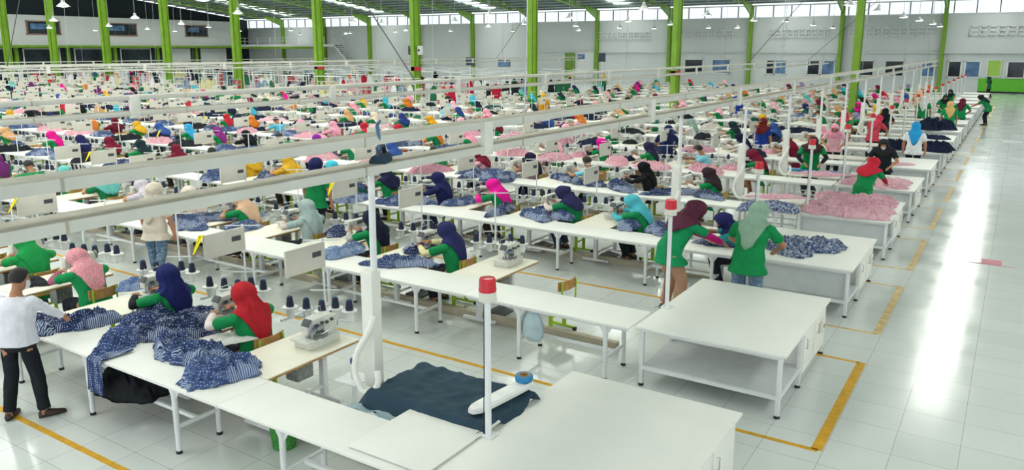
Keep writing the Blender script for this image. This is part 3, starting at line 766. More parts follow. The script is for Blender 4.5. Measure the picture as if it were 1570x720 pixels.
def make_beacon(label):
    t = thing('signal_beacon', label, 'beacon')
    MB().use('white_metal').box((0, 0, .008), (.13, .13, .016), .004).build('base_plate', t)
    MB().use('white_metal').tube([(0, 0, .01), (0, 0, 1.24)], .028, 14).build('pole', t)
    MB().use('ivory').lathe([(.03, 1.225), (.078, 1.24), (.082, 1.25), (.075, 1.262), (.076, 1.32)], n=20).build('lamp_base', t)
    MB().use('red_lens').lathe([(.074, 1.318), (.073, 1.33), (.077, 1.335), (.076, 1.345), (.074, 1.35), (.070, 1.425), (.062, 1.44), (.025, 1.446)], n=20).build('lens', t)
    MB().use('black').tube([(-.03, -.01, 1.2), (-.033, -.012, .6), (-.035, -.02, .05), (-.12, -.1, .004)], .004, 6).build('wire', t)
    return t
def make_garment(seed, R=.42, H=.10, n=46, ex=1.3, flow=0.):
    r = random.Random(seed); a0 = r.random()*9; V = []; F = []
    for i in range(n+1):
        for j in range(n+1):
            u, v = 2*i/n-1, 2*j/n-1
            # square to disc
            x, y = u*math.sqrt(1-v*v/2), v*math.sqrt(1-u*u/2); th = math.atan2(y, x); rr = math.hypot(x, y)
            out = 1+.32*noise.noise(Vector((math.cos(th)*1.4+seed, math.sin(th)*1.4, a0)))+.14*noise.noise(Vector((math.cos(th)*4, math.sin(th)*4+seed, a0)))
            px, py = x*R*out*ex, y*R*out/ex**.5
            q = Vector((px*5+seed*2.3, py*5, a0)); wv = Vector((noise.noise(q*.8+Vector((5, 2, 1))), noise.noise(q*.8+Vector((1, 9, 4))), 0))*1.3; q2 = q+wv
            f1 = 1-2.4*abs(noise.noise(q2)); f2 = 1-2.4*abs(noise.noise(q2*2.1+Vector((3, 1, 0)))); f3 = 1-2*abs(noise.noise(q2*4.3))
            pz = H*max(0, (1-rr**4))*(.42+.42*f1+.34*f2+.20*f3)+.004
            d = .035*Vector((noise.noise(q+Vector((7, 0, 0)))+.6*noise.noise(q*2.5), noise.noise(q+Vector((0, 8, 0)))+.6*noise.noise(q*2.5+Vector((4, 4, 4))), 0))
            V.append((px+d.x, py+d.y, max(.004, pz)))
    for i in range(n):
        for j in range(n): k = i*(n+1)+j; F.append((k, k+n+1, k+n+2, k+1))
    b = MB().use('cloth'); b.add(V, F)
    # underside lies on the table: closed shell
    rim = [i*(n+1) for i in range(n+1)]+[n*(n+1)+j for j in range(1, n+1)]+[i*(n+1)+n for i in range(n-1, -1, -1)]+[j for j in range(n-1, 0, -1)]
    b.add([(V[k][0], V[k][1], 0) for k in rim], [tuple(range(len(rim)))]); o = len(V); m = len(rim)
    b.f += [(rim[k], rim[(k+1) % m], o+(k+1) % m, o+k) for k in range(m)]; b.mi += [0]*m
    return b.mesh('garment', True)
GM = {}
def garment(loc, rz, label, color, m='printed', var=0, R=.42, H=.10, ex=1.3, s=1., group='garments lying on the work tables', cat='garment', name='garment'):
    k = (var, m, R, H, ex)
    if k not in GM:
        k0 = (var, None, R, H, ex)
        if k0 not in GM: GM[k0] = make_garment(var*17+3, R, H, ex=ex)
        me = GM[k0].copy(); me.materials[0] = M[m]; GM[k] = me
    o = link(name, GM[k], None, loc, rz, color); o.scale = (s, s, s); return tag(o, label, cat, group)
# ================================================================== LAYOUT
def rzd(dx, dy): return math.atan2(dy, dx)-PI
# ---- floor tape
n = 5
def tape(x0, y0, x1, y1, m):
    global n
    n += 1; struct(MB().use(m).box(((x0+x1)/2, (y0+y1)/2, .0015), (x1-x0, y1-y0, .003)).build('trim_%d' % n, smooth=False))
for r in range(16):
    y = rowY(r)-.34; m = 'yellow' if r < 2 else 'yellow_w'
    tape(-1.43, y+.02, -1.32, y+2.78, m); tape(-2.25, y-.02, -1.36, y+.045, m); tape(-1.95, y+2.73, -1.40, y+2.79, m)
for r in range(5): tape(-46, rowY(r)-.46, -4.45, rowY(r)-.39, 'yellow')
b = MB().use('pinkmark').box((-.09, 17.55, .002), (.34, .42, .004)); b.box((-.09, 17.33, .002), (.75, .05, .004)); tag(b.build('floor_arrow', smooth=False), 'pink sticker lying on the tiled aisle floor', 'sticker')
b = MB().use('grey_panel').box((.0, 41.8, .002), (.8, .6, .004)); tag(b.build('floor_sticker', smooth=False), 'worn grey sticker on the aisle floor far from the camera', 'sticker')
# ---- big inspection tables along the aisle
NR = 17
for r in range(NR):
    y = rowY(r); lab = ('white inspection table at the aisle, %s from the front' % ordw(r+1)) if r else 'white inspection table cut off by the bottom edge of the photo'
    make_big_table(lab, -3.64, -1.84, y+.12, y+2.55, r >= 2, 'inspection tables along the aisle')
    pl = thing('electrical_box', 'white socket box hanging under the aisle end of the %s inspection table' % ordw(r+1), 'socket box', (-1.86, y+2.2, .5)) if 1 <= r <= 3 else None
    if pl: MB().use('ivory').box((0, 0, 0), (.04, .12, .16), .006).build('cover', pl); MB().use('dark_grey').box((.021, 0, 0), (.004, .05, .05)).build('socket', pl)
# ---- long transit tables of each line
OFF = {0: (-5.30, 1.61), 1: (-5.30, 1.78), 2: (-5.21, 1.78)}
def vis(x, y, z=.8, mx=30):
    p = proj((x, y, z)); return p[2] > 0 and -mx < p[0] < 1570+mx and p[1] < 760
for r in range(NR):
    y = rowY(r); w = .65 if r == 0 else .72; x0, s = OFF.get(r, (-5.3, 1.72)); xe = -3.68
    lim = -2.25*y-3 if r < 9 else -24
    make_table_top('transit_table', 'white transit table at the aisle end of the %s' % linename(r), 'table', x0-s/2, xe, y, y+w, [x0, -4.02], group='white transit tables of the sewing lines')
    x = x0-s/2; k = 1
    while x > lim:
        k += 1
        make_table_top('transit_table', 'white transit table in the %s, %s from the aisle' % (linename(r), ordw(k)), 'table', x-2*s, x, y, y+w, [x-s/2, x-1.5*s], group='white transit tables of the sewing lines')
        x -= 2*s
    c = MB().use('concrete').box(((lim-4.3)/2, y+w+.35, .06), (-4.3-lim, .10, .12), .01)
    if r < 6: tag(c.build('cable_trunking', smooth=False), 'beige cable trunking on the floor behind the %s' % linename(r), 'trunking')
b = MB().use('white_lam').box((-4.05, 4.79, .797), (.84, .85, .014), .003); tag(b.build('table_leaf'), 'white table leaf lying across the corner of the front transit table', 'table leaf')

# ---- sewing stations
def seatx(i): return -5.7-1.65*i
SY = 1.45
OBS = [  # head pixel, headscarf, shirt
 (980, 300, '4fb6c6', '17824f'), (860, 290, '30305a', '17824f'), (745, 285, 'f01a9c', '1a8a50'), (665, 275, '23295a', '23295a'), (1090, 262, '3a2a30', '17904f'), (985, 255, '15171c', '1b1d22'), (885, 240, 'M', '8fd6e6'), (800, 245, '2a2140', '8a6a80'),
 (1075, 218, 'M', '86d2e6'), (905, 220, 'e0189c', '1a8a50'), (978, 222, '2c2a4a', '1a8a4a'), (490, 255, '45c0d8', '45c0d8'), (275, 285, '3fb0c4', '1a8a50'), (25, 255, '3a2a2a', '3a2a2a'), (82, 262, 'd8a06a', '1a8a50'), (238, 232, '7a1a34', '7a1a34'), (310, 238, 'M', '2a34b8'),
 (290, 190, '38a8dc', '17824f'), (320, 205, '8a2a80', '1a8a50'), (380, 200, '15171c', '15171c'), (65, 205, 'e41a90', '1a8a50'), (620, 165, '2a3a80', '1a8a50'), (655, 172, 'e0a020', '1a8a50'), (690, 170, '2a4a8a', '1a8a50'), (605, 190, 'c0203c', 'c0203c'), (420, 190, 'M', '5cc0dc'), (445, 195, 'M', '5cc4e8'), (500, 165, '50b4d8', '2a3050'),
 (165, 170, '6a1a30', '6a1a30'), (80, 232, 'd05a50', 'c85850'), (110, 225, '23295a', '23295a'), (150, 255, '15171c', '1a8a50'), (820, 195, '2a2a4a', '22304a'), (750, 165, 'f0a8b8', 'd82a6a'), (940, 180, 'd8a878', '17824f'), (490, 185, 'f0a8c0', 'f0a8c0'), (480, 210, '8a2aa0', '8a2aa0'), (470, 195, 'f2a0b8', 'f2a0b8')]
HUES = ['2a2f66', '1f2140', '15171c', 'c02a3a', '7a1a34', 'e41a90', 'f0a0b8', 'f4b8c8', '45b4d0', '6fc4c0', 'd8a878', 'e8d8c0', 'b8b0a8', '8fa8a0', '6a2a6a', 'd87a2a', 'e0b030', '2a6a4a', '9a8ab0', '3a5aa0', '20323a']
CNAME = {'2a2f66': 'navy', '1f2140': 'dark navy', '15171c': 'black', 'c02a3a': 'red', '7a1a34': 'maroon', 'e41a90': 'magenta', 'f0a0b8': 'pink', 'f4b8c8': 'pale pink', '45b4d0': 'cyan', '6fc4c0': 'turquoise', 'd8a878': 'tan', 'e8d8c0': 'cream', 'b8b0a8': 'grey', '8fa8a0': 'sage', '6a2a6a': 'purple', 'd87a2a': 'orange', 'e0b030': 'yellow', '2a6a4a': 'green', '9a8ab0': 'lilac', '3a5aa0': 'blue', '20323a': 'dark teal'}
REFC = [('navy', '2a2f66'), ('black', '15171c'), ('red', 'c02a3a'), ('maroon', '7a1a34'), ('magenta', 'e41a90'), ('pink', 'f0a0b8'), ('cyan', '45b4d0'), ('turquoise', '6fc4c0'), ('tan', 'd8a878'), ('cream', 'e8d8c0'), ('grey', 'b8b0a8'), ('grey green', '8fa8a0'), ('purple', '6a2a6a'), ('orange', 'd87a2a'), ('yellow', 'e0b030'), ('green', '17824f'), ('lilac', '9a8ab0'), ('blue', '3a5aa0'), ('dark', '2a2630'), ('light blue', '8fd6e6'), ('white', 'f0f0f0')]
def cname(h):
    a = [int(h[i:i+2], 16) for i in (0, 2, 4)]
    return min(REFC, key=lambda q: sum((x-int(q[1][i*2:i*2+2], 16))**2 for i, x in enumerate(a)))[0]
T0 = make_plate_table('x'); OV = make_overlock('x'); LS = make_lockstitch('x'); ST1 = make_stand('x', True); ST0 = make_stand('x', False); CH = make_chair('x'); CONE = cone_mesh()
# lighter copies for the far lines
def light(o, keep):
    r = o.copy(); COL.objects.link(r)
    ks = []
    for c in o.children:
        if c.name.split('.')[0] in keep:
            d = c.copy(); COL.objects.link(d); d.parent = r; ks.append(d)
    KIDS[r.name] = ks; return r
OVf = light(OV, ('body', 'handwheel', 'looper_cover')); LSf = light(LS, ('body', 'handwheel')); T0f = light(T0, ('tabletop', 'frame')); CHf = light(CH, ('seat', 'backrest', 'leg'))
FIRST = {}
def put(proto, loc, rz, label, group):
    # the prototype itself is used for the first copy
    if proto.name not in FIRST:
        FIRST[proto.name] = 1; proto.location = loc; proto.rotation_euler = (0, 0, rz); proto['label'] = label; proto['group'] = group; return proto
    return dup(proto, loc, rz, label, group)
NEAR = {(0, 1): dict(key='sitA', head=('hijab0', 'b8262f'), shirt='178a4e', sleeves='e6ddd6', nm='red headscarf'),
        (0, 2): dict(key='sitC', head=('hijab0', '1f2660'), shirt='178a4e', sleeves='1b1c22', nm='navy headscarf'),
        (0, 3): dict(key='sitB', head=('hijab0', 'e08f98'), hmat='floral', shirt='178a4e', sleeves='a85a78', nm='pink floral headscarf'),
        (0, 4): dict(key='sitB', head=('hijab0', '1c9048'), shirt='1c9048', sleeves=None, nm='green headscarf'),
        (1, 1): dict(key='sitA', head=('hijab0', '2c3160'), shirt='178a4e', sleeves='e8dca8', nm='navy headscarf'),
        (1, 2): dict(key='sitA', head=('hijab0', '1e2236'), shirt='178a4e', sleeves='b8b4b0', nm='black headscarf'),
        (1, 3): dict(key='sitC', head=('hijab0', 'a9bcb9'), shirt='a9bcb9', sleeves='d8c8c0', nm='grey blue headscarf'),
        (1, 4): dict(key='sitB', head=('hijab0', 'd8b394'), shirt='178a4e', sleeves=None, nm='beige headscarf'),
        (1, 5): dict(key='sitB', head=('hijab0', 'e4d6cc'), shirt='d8c8bc', sleeves=None, nm='cream headscarf'),
        (1, 6): dict(key='sitB', head=('hijab0', 'cfc8d2'), shirt='cfc8d2', sleeves=None, nm='pale lilac headscarf'),
        (2, 0): dict(key='sitB', head=('hijab0', '55bccb'), shirt='189052', sleeves='55bccb', nm='turquoise headscarf')}
EMPTY = {(0, 0), (1, 0)}
CLOTHQ = []; ncl = 0; CLC = {2: ['334672', '27345a'], 3: ['334672', 'd59cab', '27345a'], 4: ['d59cab', '1c2440', 'e8c0c8'], 5: ['1c2440', 'e0a8b4', '20242a'], 6: ['1c2440', '3a4a80', '2a6a4a'], 7: ['20242a', 'e0a0b0', '1c2440', 'c02a3a']}
nperson = 0; ncone = 0; nboard = 0
for r in range(NR):
    y0 = rowY(r); i = -1
    imax = 200 if r < 9 else 14
    while i < imax:
        i += 1; x = seatx(i)+(rnd.uniform(-.08, .08) if r > 1 else {(0, 1): .06, (0, 3): -.1, (0, 2): .17}.get((r, i), 0))
        if x < -2.28*y0-6: break
        if not vis(x-.5, y0+1.4, 1.0, 70): continue
        where = '%s seat from the aisle, %s' % (ordw(i+1), linename(r)); far = r >= 3
        # machine table and machine
        put(T0f if far else T0, (x-.86, y0+1.33+(0 if r == 0 else .06), 0), 0, 'plywood topped machine table, '+where, 'machine tables of the sewing lines')
        lock = (i+r) % 4 == 3 and r > 0 or (r == 0 and i >= 3)
        put((LSf if far else LS) if lock else (OVf if far else OV), (x-.80, y0+1.68, .778), 0, ('grey lockstitch machine, ' if lock else 'grey overlock machine, ')+where, 'sewing machines on the machine tables')
        bd = rnd.random() < .62 if r > 1 else (r, i) in ((0, 0), (0, 1), (0, 4), (1, 1), (1, 2), (1, 4), (1, 6), (1, 7), (1, 8))
        if r < 9:
            put(ST1 if bd else ST0, (x-1.27, y0+2.14, .78), 0, ('thread stand with off-white board, ' if bd else 'thread stand without a board, ')+where, 'thread stands behind the machines')
        if r <= 4:
            for q, (cx, cy) in enumerate(DISCS):
                if r >= 3 and q % 2: continue
                o = link('thread_cone', CONE, None, (x-1.27+cx, y0+2.14+cy, .933), 0, None); ncone += 1
                tag(o, 'navy thread cone, %s on its stand, %s' % (ordw(q+1), where), 'thread cone', 'navy thread cones on the stands')
        if r <= 4: put(CHf if far else CH, (x+.02, y0+SY, 0), 0, 'lime framed chair with wooden back, '+where, 'work chairs at the machines') if (r, i) not in EMPTY else None
        if (r, i) in EMPTY: continue
        if 2 <= r <= 7 and rnd.random() < .75 and ncl < 190:
            ncl += 1; c = rnd.choice(CLC.get(r, CLC[7]))
            CLOTHQ.append((x-.80+rnd.uniform(-.12, .12), y0+1.27+rnd.uniform(-.08, .06), c, '%s cloth piece at the machine, %s' % (cname(c), where)))
        if rnd.random() < (.06 if r in (2, 3) else .22 if r < 6 else .44 if r < 9 else .33) and (r, i) not in NEAR: continue
        if (r, i) in NEAR:
            k = dict(NEAR[(r, i)]); nm = k.pop('nm'); sh = cname(k['shirt'])
            person(k.pop('key'), (x, y0+SY, 0), rnd.uniform(-.08, .08), 'person, %s, %s shirt, %s' % (nm, sh, where), group='seated sewing workers', trousers='2a2c36', **k)
        else:
            hp = proj((x-.35, y0+SY, 1.18)); best = min(OBS, key=lambda o: abs(o[0]-hp[0])+1.6*abs(o[1]-hp[1])); d = abs(best[0]-hp[0])+1.6*abs(best[1]-hp[1])
            if r >= 2 and d < 34: hc, sc_ = best[2], best[3]; OBS.remove(best) if len(OBS) > 1 else None
            else: hc = rnd.choice(HUES) if rnd.random() > .06 else 'M'; sc_ = rnd.choice(['17824f', '1a8a50', '178a4e', '1c7a48', '189052', hc if hc != 'M' else '86d2e6', '2a3050', 'e8e4e0', 'f0b0c0', '17824f', '1a8a50'])
            key = rnd.choice(['sitA', 'sitA', 'sitB', 'sitC', 'sitD']); head = ('hair', None) if hc == 'M' else (rnd.choice(['hijab0', 'hijab0', 'hijab1']), hc)
            lab = 'person, %s, %s shirt, %s' % ('short black hair' if hc == 'M' else cname(hc)+' headscarf', cname(sc_), where)
            person(key, (x, y0+SY, 0), rnd.uniform(-.2, .2), lab, head, sc_, rnd.choice([None, '1b1c22', 'e6ddd6', 'd8c8c0', hc if hc != 'M' else None]) if r < 6 else None, rnd.choice(['2a2c36', '2b3040', '3a3530', '44506a']), 'seated sewing workers', lite=r >= 4)
        nperson += 1
print('seated', nperson, 'cones', ncone)
for o in (OVf, LSf, T0f, CHf, T0, OV, LS, ST1, ST0, CH):
    if o.name not in FIRST: print('unused', o.name)

# ---- chair pulled out in the second line
put(CH, (-5.42, 9.62, 0), -.12, 'empty lime framed chair with wooden back facing the camera beside the second transit table', 'work chairs at the machines')
# ---- beacons
BEC = None
for r in range(NR):
    lab = 'red signal beacon on a white pole at the %s inspection table from the front' % ordw(r+1)
    if BEC is None: BEC = make_beacon(lab); BEC['group'] = 'red signal beacons along the aisle'; BEC.location = (-3.59, rowY(r)+.91, .78)
    else: dup(BEC, (-3.585, rowY(r)+1.0, .78), 0, lab)
# ---- overhead duct pairs
def duct_pair(x, ya, yb, label, z=(3.24, 2.97), w=.30, step=4.04, ph=8.65):
    t = thing('overhead_duct', label, 'overhead duct', (x, ya, 0), 0, 'overhead duct pairs')
    for zz in z:
        b = MB().use('duct').box((0, (yb-ya)/2, zz+.035), (w, yb-ya, .08), .008); b.use('duct_top').box((0, (yb-ya)/2, zz+.074), (w-.02, yb-ya, .008), .002); d = b.build('duct', t)
        j = MB().use('duct_top'); y = 1.3
        while y < yb-ya: j.box((0, y, zz+.035), (w+.012, .02, .088)); y += step/1.5
        j.build('joint', d, smooth=False)
    y = ph
    while y < yb-ya-.5:
        MB().use('duct_cream').box((.13, y, (z[0]+z[1])/2+.02), (.06, .17, z[0]-z[1]+.1), .005).build('strut', t); y += step*1.16
    y = ph+1
    while y < yb-ya:
        q = MB().use('steel'); zt = roofz(ya+y)+.1; q.tube([(0, y, z[0]+.05), (0, y+.3, zt)], .008, 5); q.build('hanger_wire', t); y += 12.1
    return t
duct_pair(-5.07, -1.5, 62, 'white overhead duct pair running above the aisle end of the sewing lines')
duct_pair(-13, 2.2, 66, 'white overhead duct pair, second from the aisle', ph=1.0)
duct_pair(-37, 10, 70, 'white overhead duct pair, third from the aisle', z=(3.3, 3.05))
duct_pair(-55, 14, 74, 'white overhead duct pair, fourth from the aisle', z=(3.0, 2.75))
duct_pair(-76, 20, 74, 'white overhead duct pair, fifth from the aisle', z=(2.9, 2.65))
# ---- ironing stations with vacuum column and hose
def iron_station(r, x, y, label, lab2, colr, near=False):
    t = thing('ironing_table', label, 'ironing table', (x, y, 0), 0, 'ironing tables at the line ends')
    MB().use('ivory').box((0, 0, .80), (1.35, .75, .05), .02).build('tabletop', t)
    f = MB().use('white_metal')
    for a in (-.58, .58):
        for c in (-.3, .3): f.box((a, c, .39), (.045, .045, .78), .004)
    f.bar((-.58, -.3, .3), (.58, -.3, .3), .03); f.bar((-.58, .3, .3), (.58, .3, .3), .03); f.build('frame', t)
    v = thing('vacuum_column', lab2, 'vacuum column', (x-.79, y-.21 if near else y-.1, 0), 0, 'cream vacuum columns at the ironing tables')
    MB().use('duct_cream').box((0, 0, 1.38), (.15, .13, 1.2), .012).build('column_box', v)
    MB().use('white_metal').tube([(.03, 0, .03), (.03, .03, 2.96)], .034, 12).build('pole', v)
    MB().use('white_metal').box((.03, 0, .015), (.18, .18, .03)).build('base_plate', v)
    pts = [Vector(q) for q in ((.09, -.06, 1.55), (.05, -.12, 1.38), (-.07, -.16, 1.15), (-.09, -.17, .95), (.0, -.18, .80), (.12, -.17, .79), (.19, -.15, .90), (.17, -.13, 1.02))]
    sm = []
    for k in range(len(pts)-1):
        p0, p1, p2, p3 = pts[max(0, k-1)], pts[k], pts[k+1], pts[min(len(pts)-1, k+2)]
        for u in range(6):
            w_ = u/6; sm.append(.5*((2*p1)+(p2-p0)*w_+(2*p0-5*p1+4*p2-p3)*w_*w_+(3*p1-p0-3*p2+p3)*w_**3))
    sm.append(pts[-1]); MB().use('white_lam').tube(sm, [.030+.003*(k % 2) for k in range(len(sm))], 12).build('hose', v)
    return t
iron_station(0, -4.36, 5.64, 'ironing table under the dark teal cloth beside the nearest inspection table', 'thick cream vacuum column with looped white hose beside the dark teal cloth', None, True)
for r in range(2, 15):
    iron_station(r, -4.36, rowY(r)+1.36, 'ironing table between the %s and its inspection table' % linename(r), 'cream vacuum column with white hose at the aisle end of the %s' % linename(r), None)
# teal cloth spread over the near ironing table
def spread(x0, x1, y0, y1, z, m, name, seed, edge=None, n=50, over=.12):
    V = []; F = []
    for i in range(n+1):
        for j in range(n+1):
            u, v = i/n, j/n; x = x0+(x1-x0)*u; y = y0+(y1-y0)*v
            x += .09*noise.noise(Vector((v*3+seed, seed, 0)))*(2*u-1)**2+.03*noise.noise(Vector((v*9, u*2, seed))); y += .10*noise.noise(Vector((u*3, 5+seed, 0)))*(2*v-1)**2
            q = Vector((x*4, y*4, seed)); h = .012+.022*max(0, 1-3*abs(noise.noise(q)))+.012*noise.noise(q*2)
            zz = z+h
            if edge:
                ex0, ex1, ey0, ey1 = edge
                for d in (ex0-x, x-ex1, ey0-y, y-ey1):
                    if d > 0: zz -= min(d*1.3, .3)
            V.append((x, y, zz))
    for i in range(n):
        for j in range(n): k = i*(n+1)+j; F.append((k, k+n+1, k+n+2, k+1))
    b = MB().use(m).add(V, F); me = b.mesh(name, True); o = link(name, me); s = o.modifiers.new('s', 'SOLIDIFY'); s.thickness = .006
    return o
tag(spread(-5.12, -3.58, 5.10, 6.12, .826, 'teal', 'cloth_sheet', 4, (-5.02, -3.62, 5.2, 6.04)), 'dark teal cloth sheet spread over the ironing table', 'cloth')
sb = thing('sleeve_board', 'white padded sleeve board lying on the dark teal cloth', 'ironing board', (-3.80, 5.72, .87), rzd(-.13, -1)+PI/2)
b = MB().use('disc'); R = []
for k in range(13):
    q = -.43+.86*k/12; w = .085*math.sqrt(max(.05, 1-(abs(q)/.44)**6)); R.append([(-w, q, .0), (w, q, .0), (w*1.02, q, .03), (w*.8, q, .05), (-w*.8, q, .05), (-w*1.02, q, .03)])
b.rings(R).build('pad', sb); MB().use('white_metal').box((0, .1, -.012), (.05, .5, .02)).build('foot', sb)
tr = thing('tape_roll', 'blue roll of tape with brown core standing on the white sleeve board', 'tape roll', (-3.77, 6.07, .925))
MB().use('blue_tape').rings([[(r_*math.cos(2*PI*k/24), r_*math.sin(2*PI*k/24), z_) for k in range(24)] for r_, z_ in ((.055, 0), (.085, 0), (.088, .01), (.088, .05), (.082, .058), (.055, .058), (.055, 0))], False).build('roll', tr)
MB().use('brown_card').rings([[(r_*math.cos(2*PI*k/24), r_*math.sin(2*PI*k/24), z_) for k in range(24)] for r_, z_ in ((.042, 0), (.054, 0), (.054, .062), (.042, .062), (.042, 0))], False).build('core', tr)
o = spread(-5.1, -4.55, 5.02, 5.3, .70, 'cloth', 'cloth_bundle', 9, None, 26); o.color = (*s2l('9fb4bd'), 1); tag(o, 'crumpled pale blue cloth tucked under the front edge of the teal cloth', 'cloth')
# steam iron parked on the duct above the near vacuum column
ir = thing('steam_iron', 'dark blue steam iron parked on the overhead duct above the thin white pole', 'iron', (-5.05, 5.55, 3.052), .5); ir.scale = (1.4, 1.4, 1.3)
b = MB().use('teal'); R = []
for k in range(9):
    q = -.13+.26*k/8; w = .06*math.sqrt(max(.02, 1-max(0, q/.135)**2)); R.append([(-w, q, .0), (w, q, 0), (w, q, .02), (w*.7, q, .05), (-w*.7, q, .05), (-w, q, .02)])
b.rings(R).build('sole', ir); MB().use('screen').tube([(0, -.1, .05), (0, -.1, .11), (0, .02, .125), (0, .06, .06)], .018, 10).build('handle', ir)
MB().use('glass_blue').tube([(0, -.1, .1), (.02, -.16, .2), (.0, -.12, .27), (0, -.05, .3)], .012, 8).build('cable', ir)

# ---- standing people
SPECS['man'] = dict(hip=.925, lean=9, headpitch=14, headyaw=-25, wr=((.30, .30, .92), (.66, -.22, .93)), knee=((.02, .13, .50), (.06, -.14, .50)), ank=((-.06, .16, .08), (.02, -.20, .08)), toe=(12, -48), pole=((-.3, .8, -.6), (-.2, -.8, -.7)), fat=1.14)
p = Pose(**SPECS['man']); tm = thing('person', 'person in white shirt and dark trousers reaching over the front table at the left edge', 'person', (-9.09, 3.92, 0), rzd(-.50, .86))
link('body', body_mesh(p, .0075), tm); link('shirt', shirt_mesh(p, 'cloth', hem=-.03, full=True, loose=.022, seed=11), tm, color='e9e9f2'); link('trousers', trouser_mesh(p, 'cloth', low=.97), tm, color='20242a')
b = MB().use('black'); b.rings([p.ring(-.045, .192, .150, 24), p.ring(-.01, .192, .150, 24)], False); b.build('belt', tm); link('sandal', shoe_mesh(p, 0), tm); link('sandal', shoe_mesh(p, 1), tm); link('hair', hair_mesh(p), tm); link('face_mask', mask_mesh(p), tm)
def stand(key, x, y, d, label, **k): return person(key, (x, y, 0), rzd(*d), label, group='standing workers', **k)
stand('standA', -3.14, 11.40, (.05, 1), 'person in sage headscarf, green shirt and jeans standing behind the second inspection table', head=('hijab0', '8fae98'), shirt='178a4e', sleeves=None, tmat='denim', trousers='5d7a98', k_scale=1.12)
stand('standB', -4.28, 11.38, (.55, .8), 'person in maroon headscarf and tan trousers bending over the third transit table', head=('hijab1', '5a2a3e'), shirt='17905a', sleeves='c8207c', trousers='b28a70', k_scale=1.12)
stand('sitB', -3.72, 13.15, (-.95, -.35), 'person in navy headscarf facing the maroon headscarf across the third transit table', head=('hijab0', '26285e'), shirt='2a8a8a', trousers='2a2c36')
stand('standB', -2.78, 19.5, (.3, .95), 'person in red headscarf bending over the fourth row of pink garments', head=('hijab1', 'c8283c'), shirt='178a4e', sleeves='b81f3a', trousers='2a2c36')
stand('standA', -2.95, 23.55, (.05, -1), 'person in dark clothes with a green mask facing the red headscarf', head=('hijab1', '2a2a2e'), shirt='1f2a30', trousers='20242a', maskcol='x')
stand('standC', -2.65, 28.0, (.0, 1), 'person in white shirt and bright blue headscarf standing with the back to the camera', head=('hijab0', '2f9fe0'), shirt='eef0f2', trousers='20242a')
stand('standA', -9.1, 23.0, (-.2, 1), 'person in navy jacket over a white skirt standing at the sixth transit table', head=('hijab0', '1f2a52'), shirt='1f2a52', trousers='d8d8dc')
stand('standC', -7.35, 27.4, (.2, 1), 'person in royal blue shirt and red cap standing with the back to the camera', head=('hijab1', '7a2a30'), shirt='22409a', trousers='20242a')
stand('standA', -4.75, 23.0, (.3, -1), 'person in green shirt and brown headscarf facing the camera behind the fifth ironing table', head=('hijab1', '4a3434'), shirt='178a4e', sleeves='20242a', trousers='2a2c36')
stand('standC', -2.5, 39.95, (-.2, 1), 'person in peach headscarf and green shirt with the back to the camera near the aisle', head=('hijab0', 'e8bd7c'), shirt='1a9a58', trousers='8a5a9a')
stand('standA', -2.3, 44.0, (.1, 1), 'person in maroon headscarf and green shirt behind the peach headscarf', head=('hijab0', '6a2436'), shirt='178a4e', trousers='2a2c36')
stand('standB', -1.4, 50.2, (-1, .25), 'person in green shirt and dark trousers bending over a table from the aisle', head=('hijab1', '1f2a2a'), shirt='178a4e', trousers='20242a')
stand('standB', -3.6, 56.0, (.1, -1), 'person in dark headscarf and green shirt bending behind the far tables', head=('hijab0', '20323a'), shirt='178a4e', trousers='2a2c36')
stand('standC', -2.2, 78.5, (-.9, .2), 'person in dark green clothes standing sideways at the far end of the aisle', head=('hijab1', '1f4a3a'), shirt='1f6a44', trousers='20242a')
stand('standC', .75, 78.8, (.0, 1), 'person in white shirt and maroon headscarf walking away at the far end of the aisle', head=('hijab0', '6a2436'), shirt='eceef0', trousers='20242a')
q = at(245, 428, 0); stand('standC', q.x, q.y, (-.3, 1), 'person in beige top and jeans standing under the overhead ducts', head=('hijab0', 'd9cdbd'), shirt='d9cdbd', tmat='denim', trousers='4f6f92')
q = at(487, 372, 0); stand('standC', q.x, q.y, (-.2, 1), 'person in green shirt and dark trousers standing between the second and third sewing lines', head=('hijab1', '23295a'), shirt='178a4e', trousers='20242a')
for x, y, d, h, s in ((-5.4, 31, (-.5, -1), 'd83a5a', '178a4e'), (-4.6, 35.2, (0, 1), '15171c', '20242a'), (-5.0, 26.6, (.2, -1), 'f0a0b8', 'f4b8c8'), (-4.4, 31.2, (.4, 1), 'd8405a', 'd0485a'), (-3.9, 43, (0, 1), 'f0f0f0', '178a4e'), (-6.2, 39, (0, -1), 'e41a90', '178a4e'), (-3.3, 47, (.2, -1), '20323a', '178a4e'), (-4.9, 51, (0, 1), 'e8bd9c', 'e8bd9c'), (-12, 40, (0, 1), '22409a', '22409a'), (-21, 34, (-.3, 1), 'e0b030', 'd8a030'), (-24.5, 30.2, (.3, 1), '15171c', '8fd6e6'), (-31, 38, (0, 1), 'c02a3a', 'c02a3a')):
    y = ROW0+3.05+PITCHY*round((y-ROW0-3.05)/PITCHY)
    stand(rnd.choice(['standA', 'standC']), x, y, d, 'person in %s headscarf and %s top standing %d metres down the hall' % (cname(h), cname(s), round(y)), head=('hijab0', h), shirt=s, trousers='20242a', lite=False)
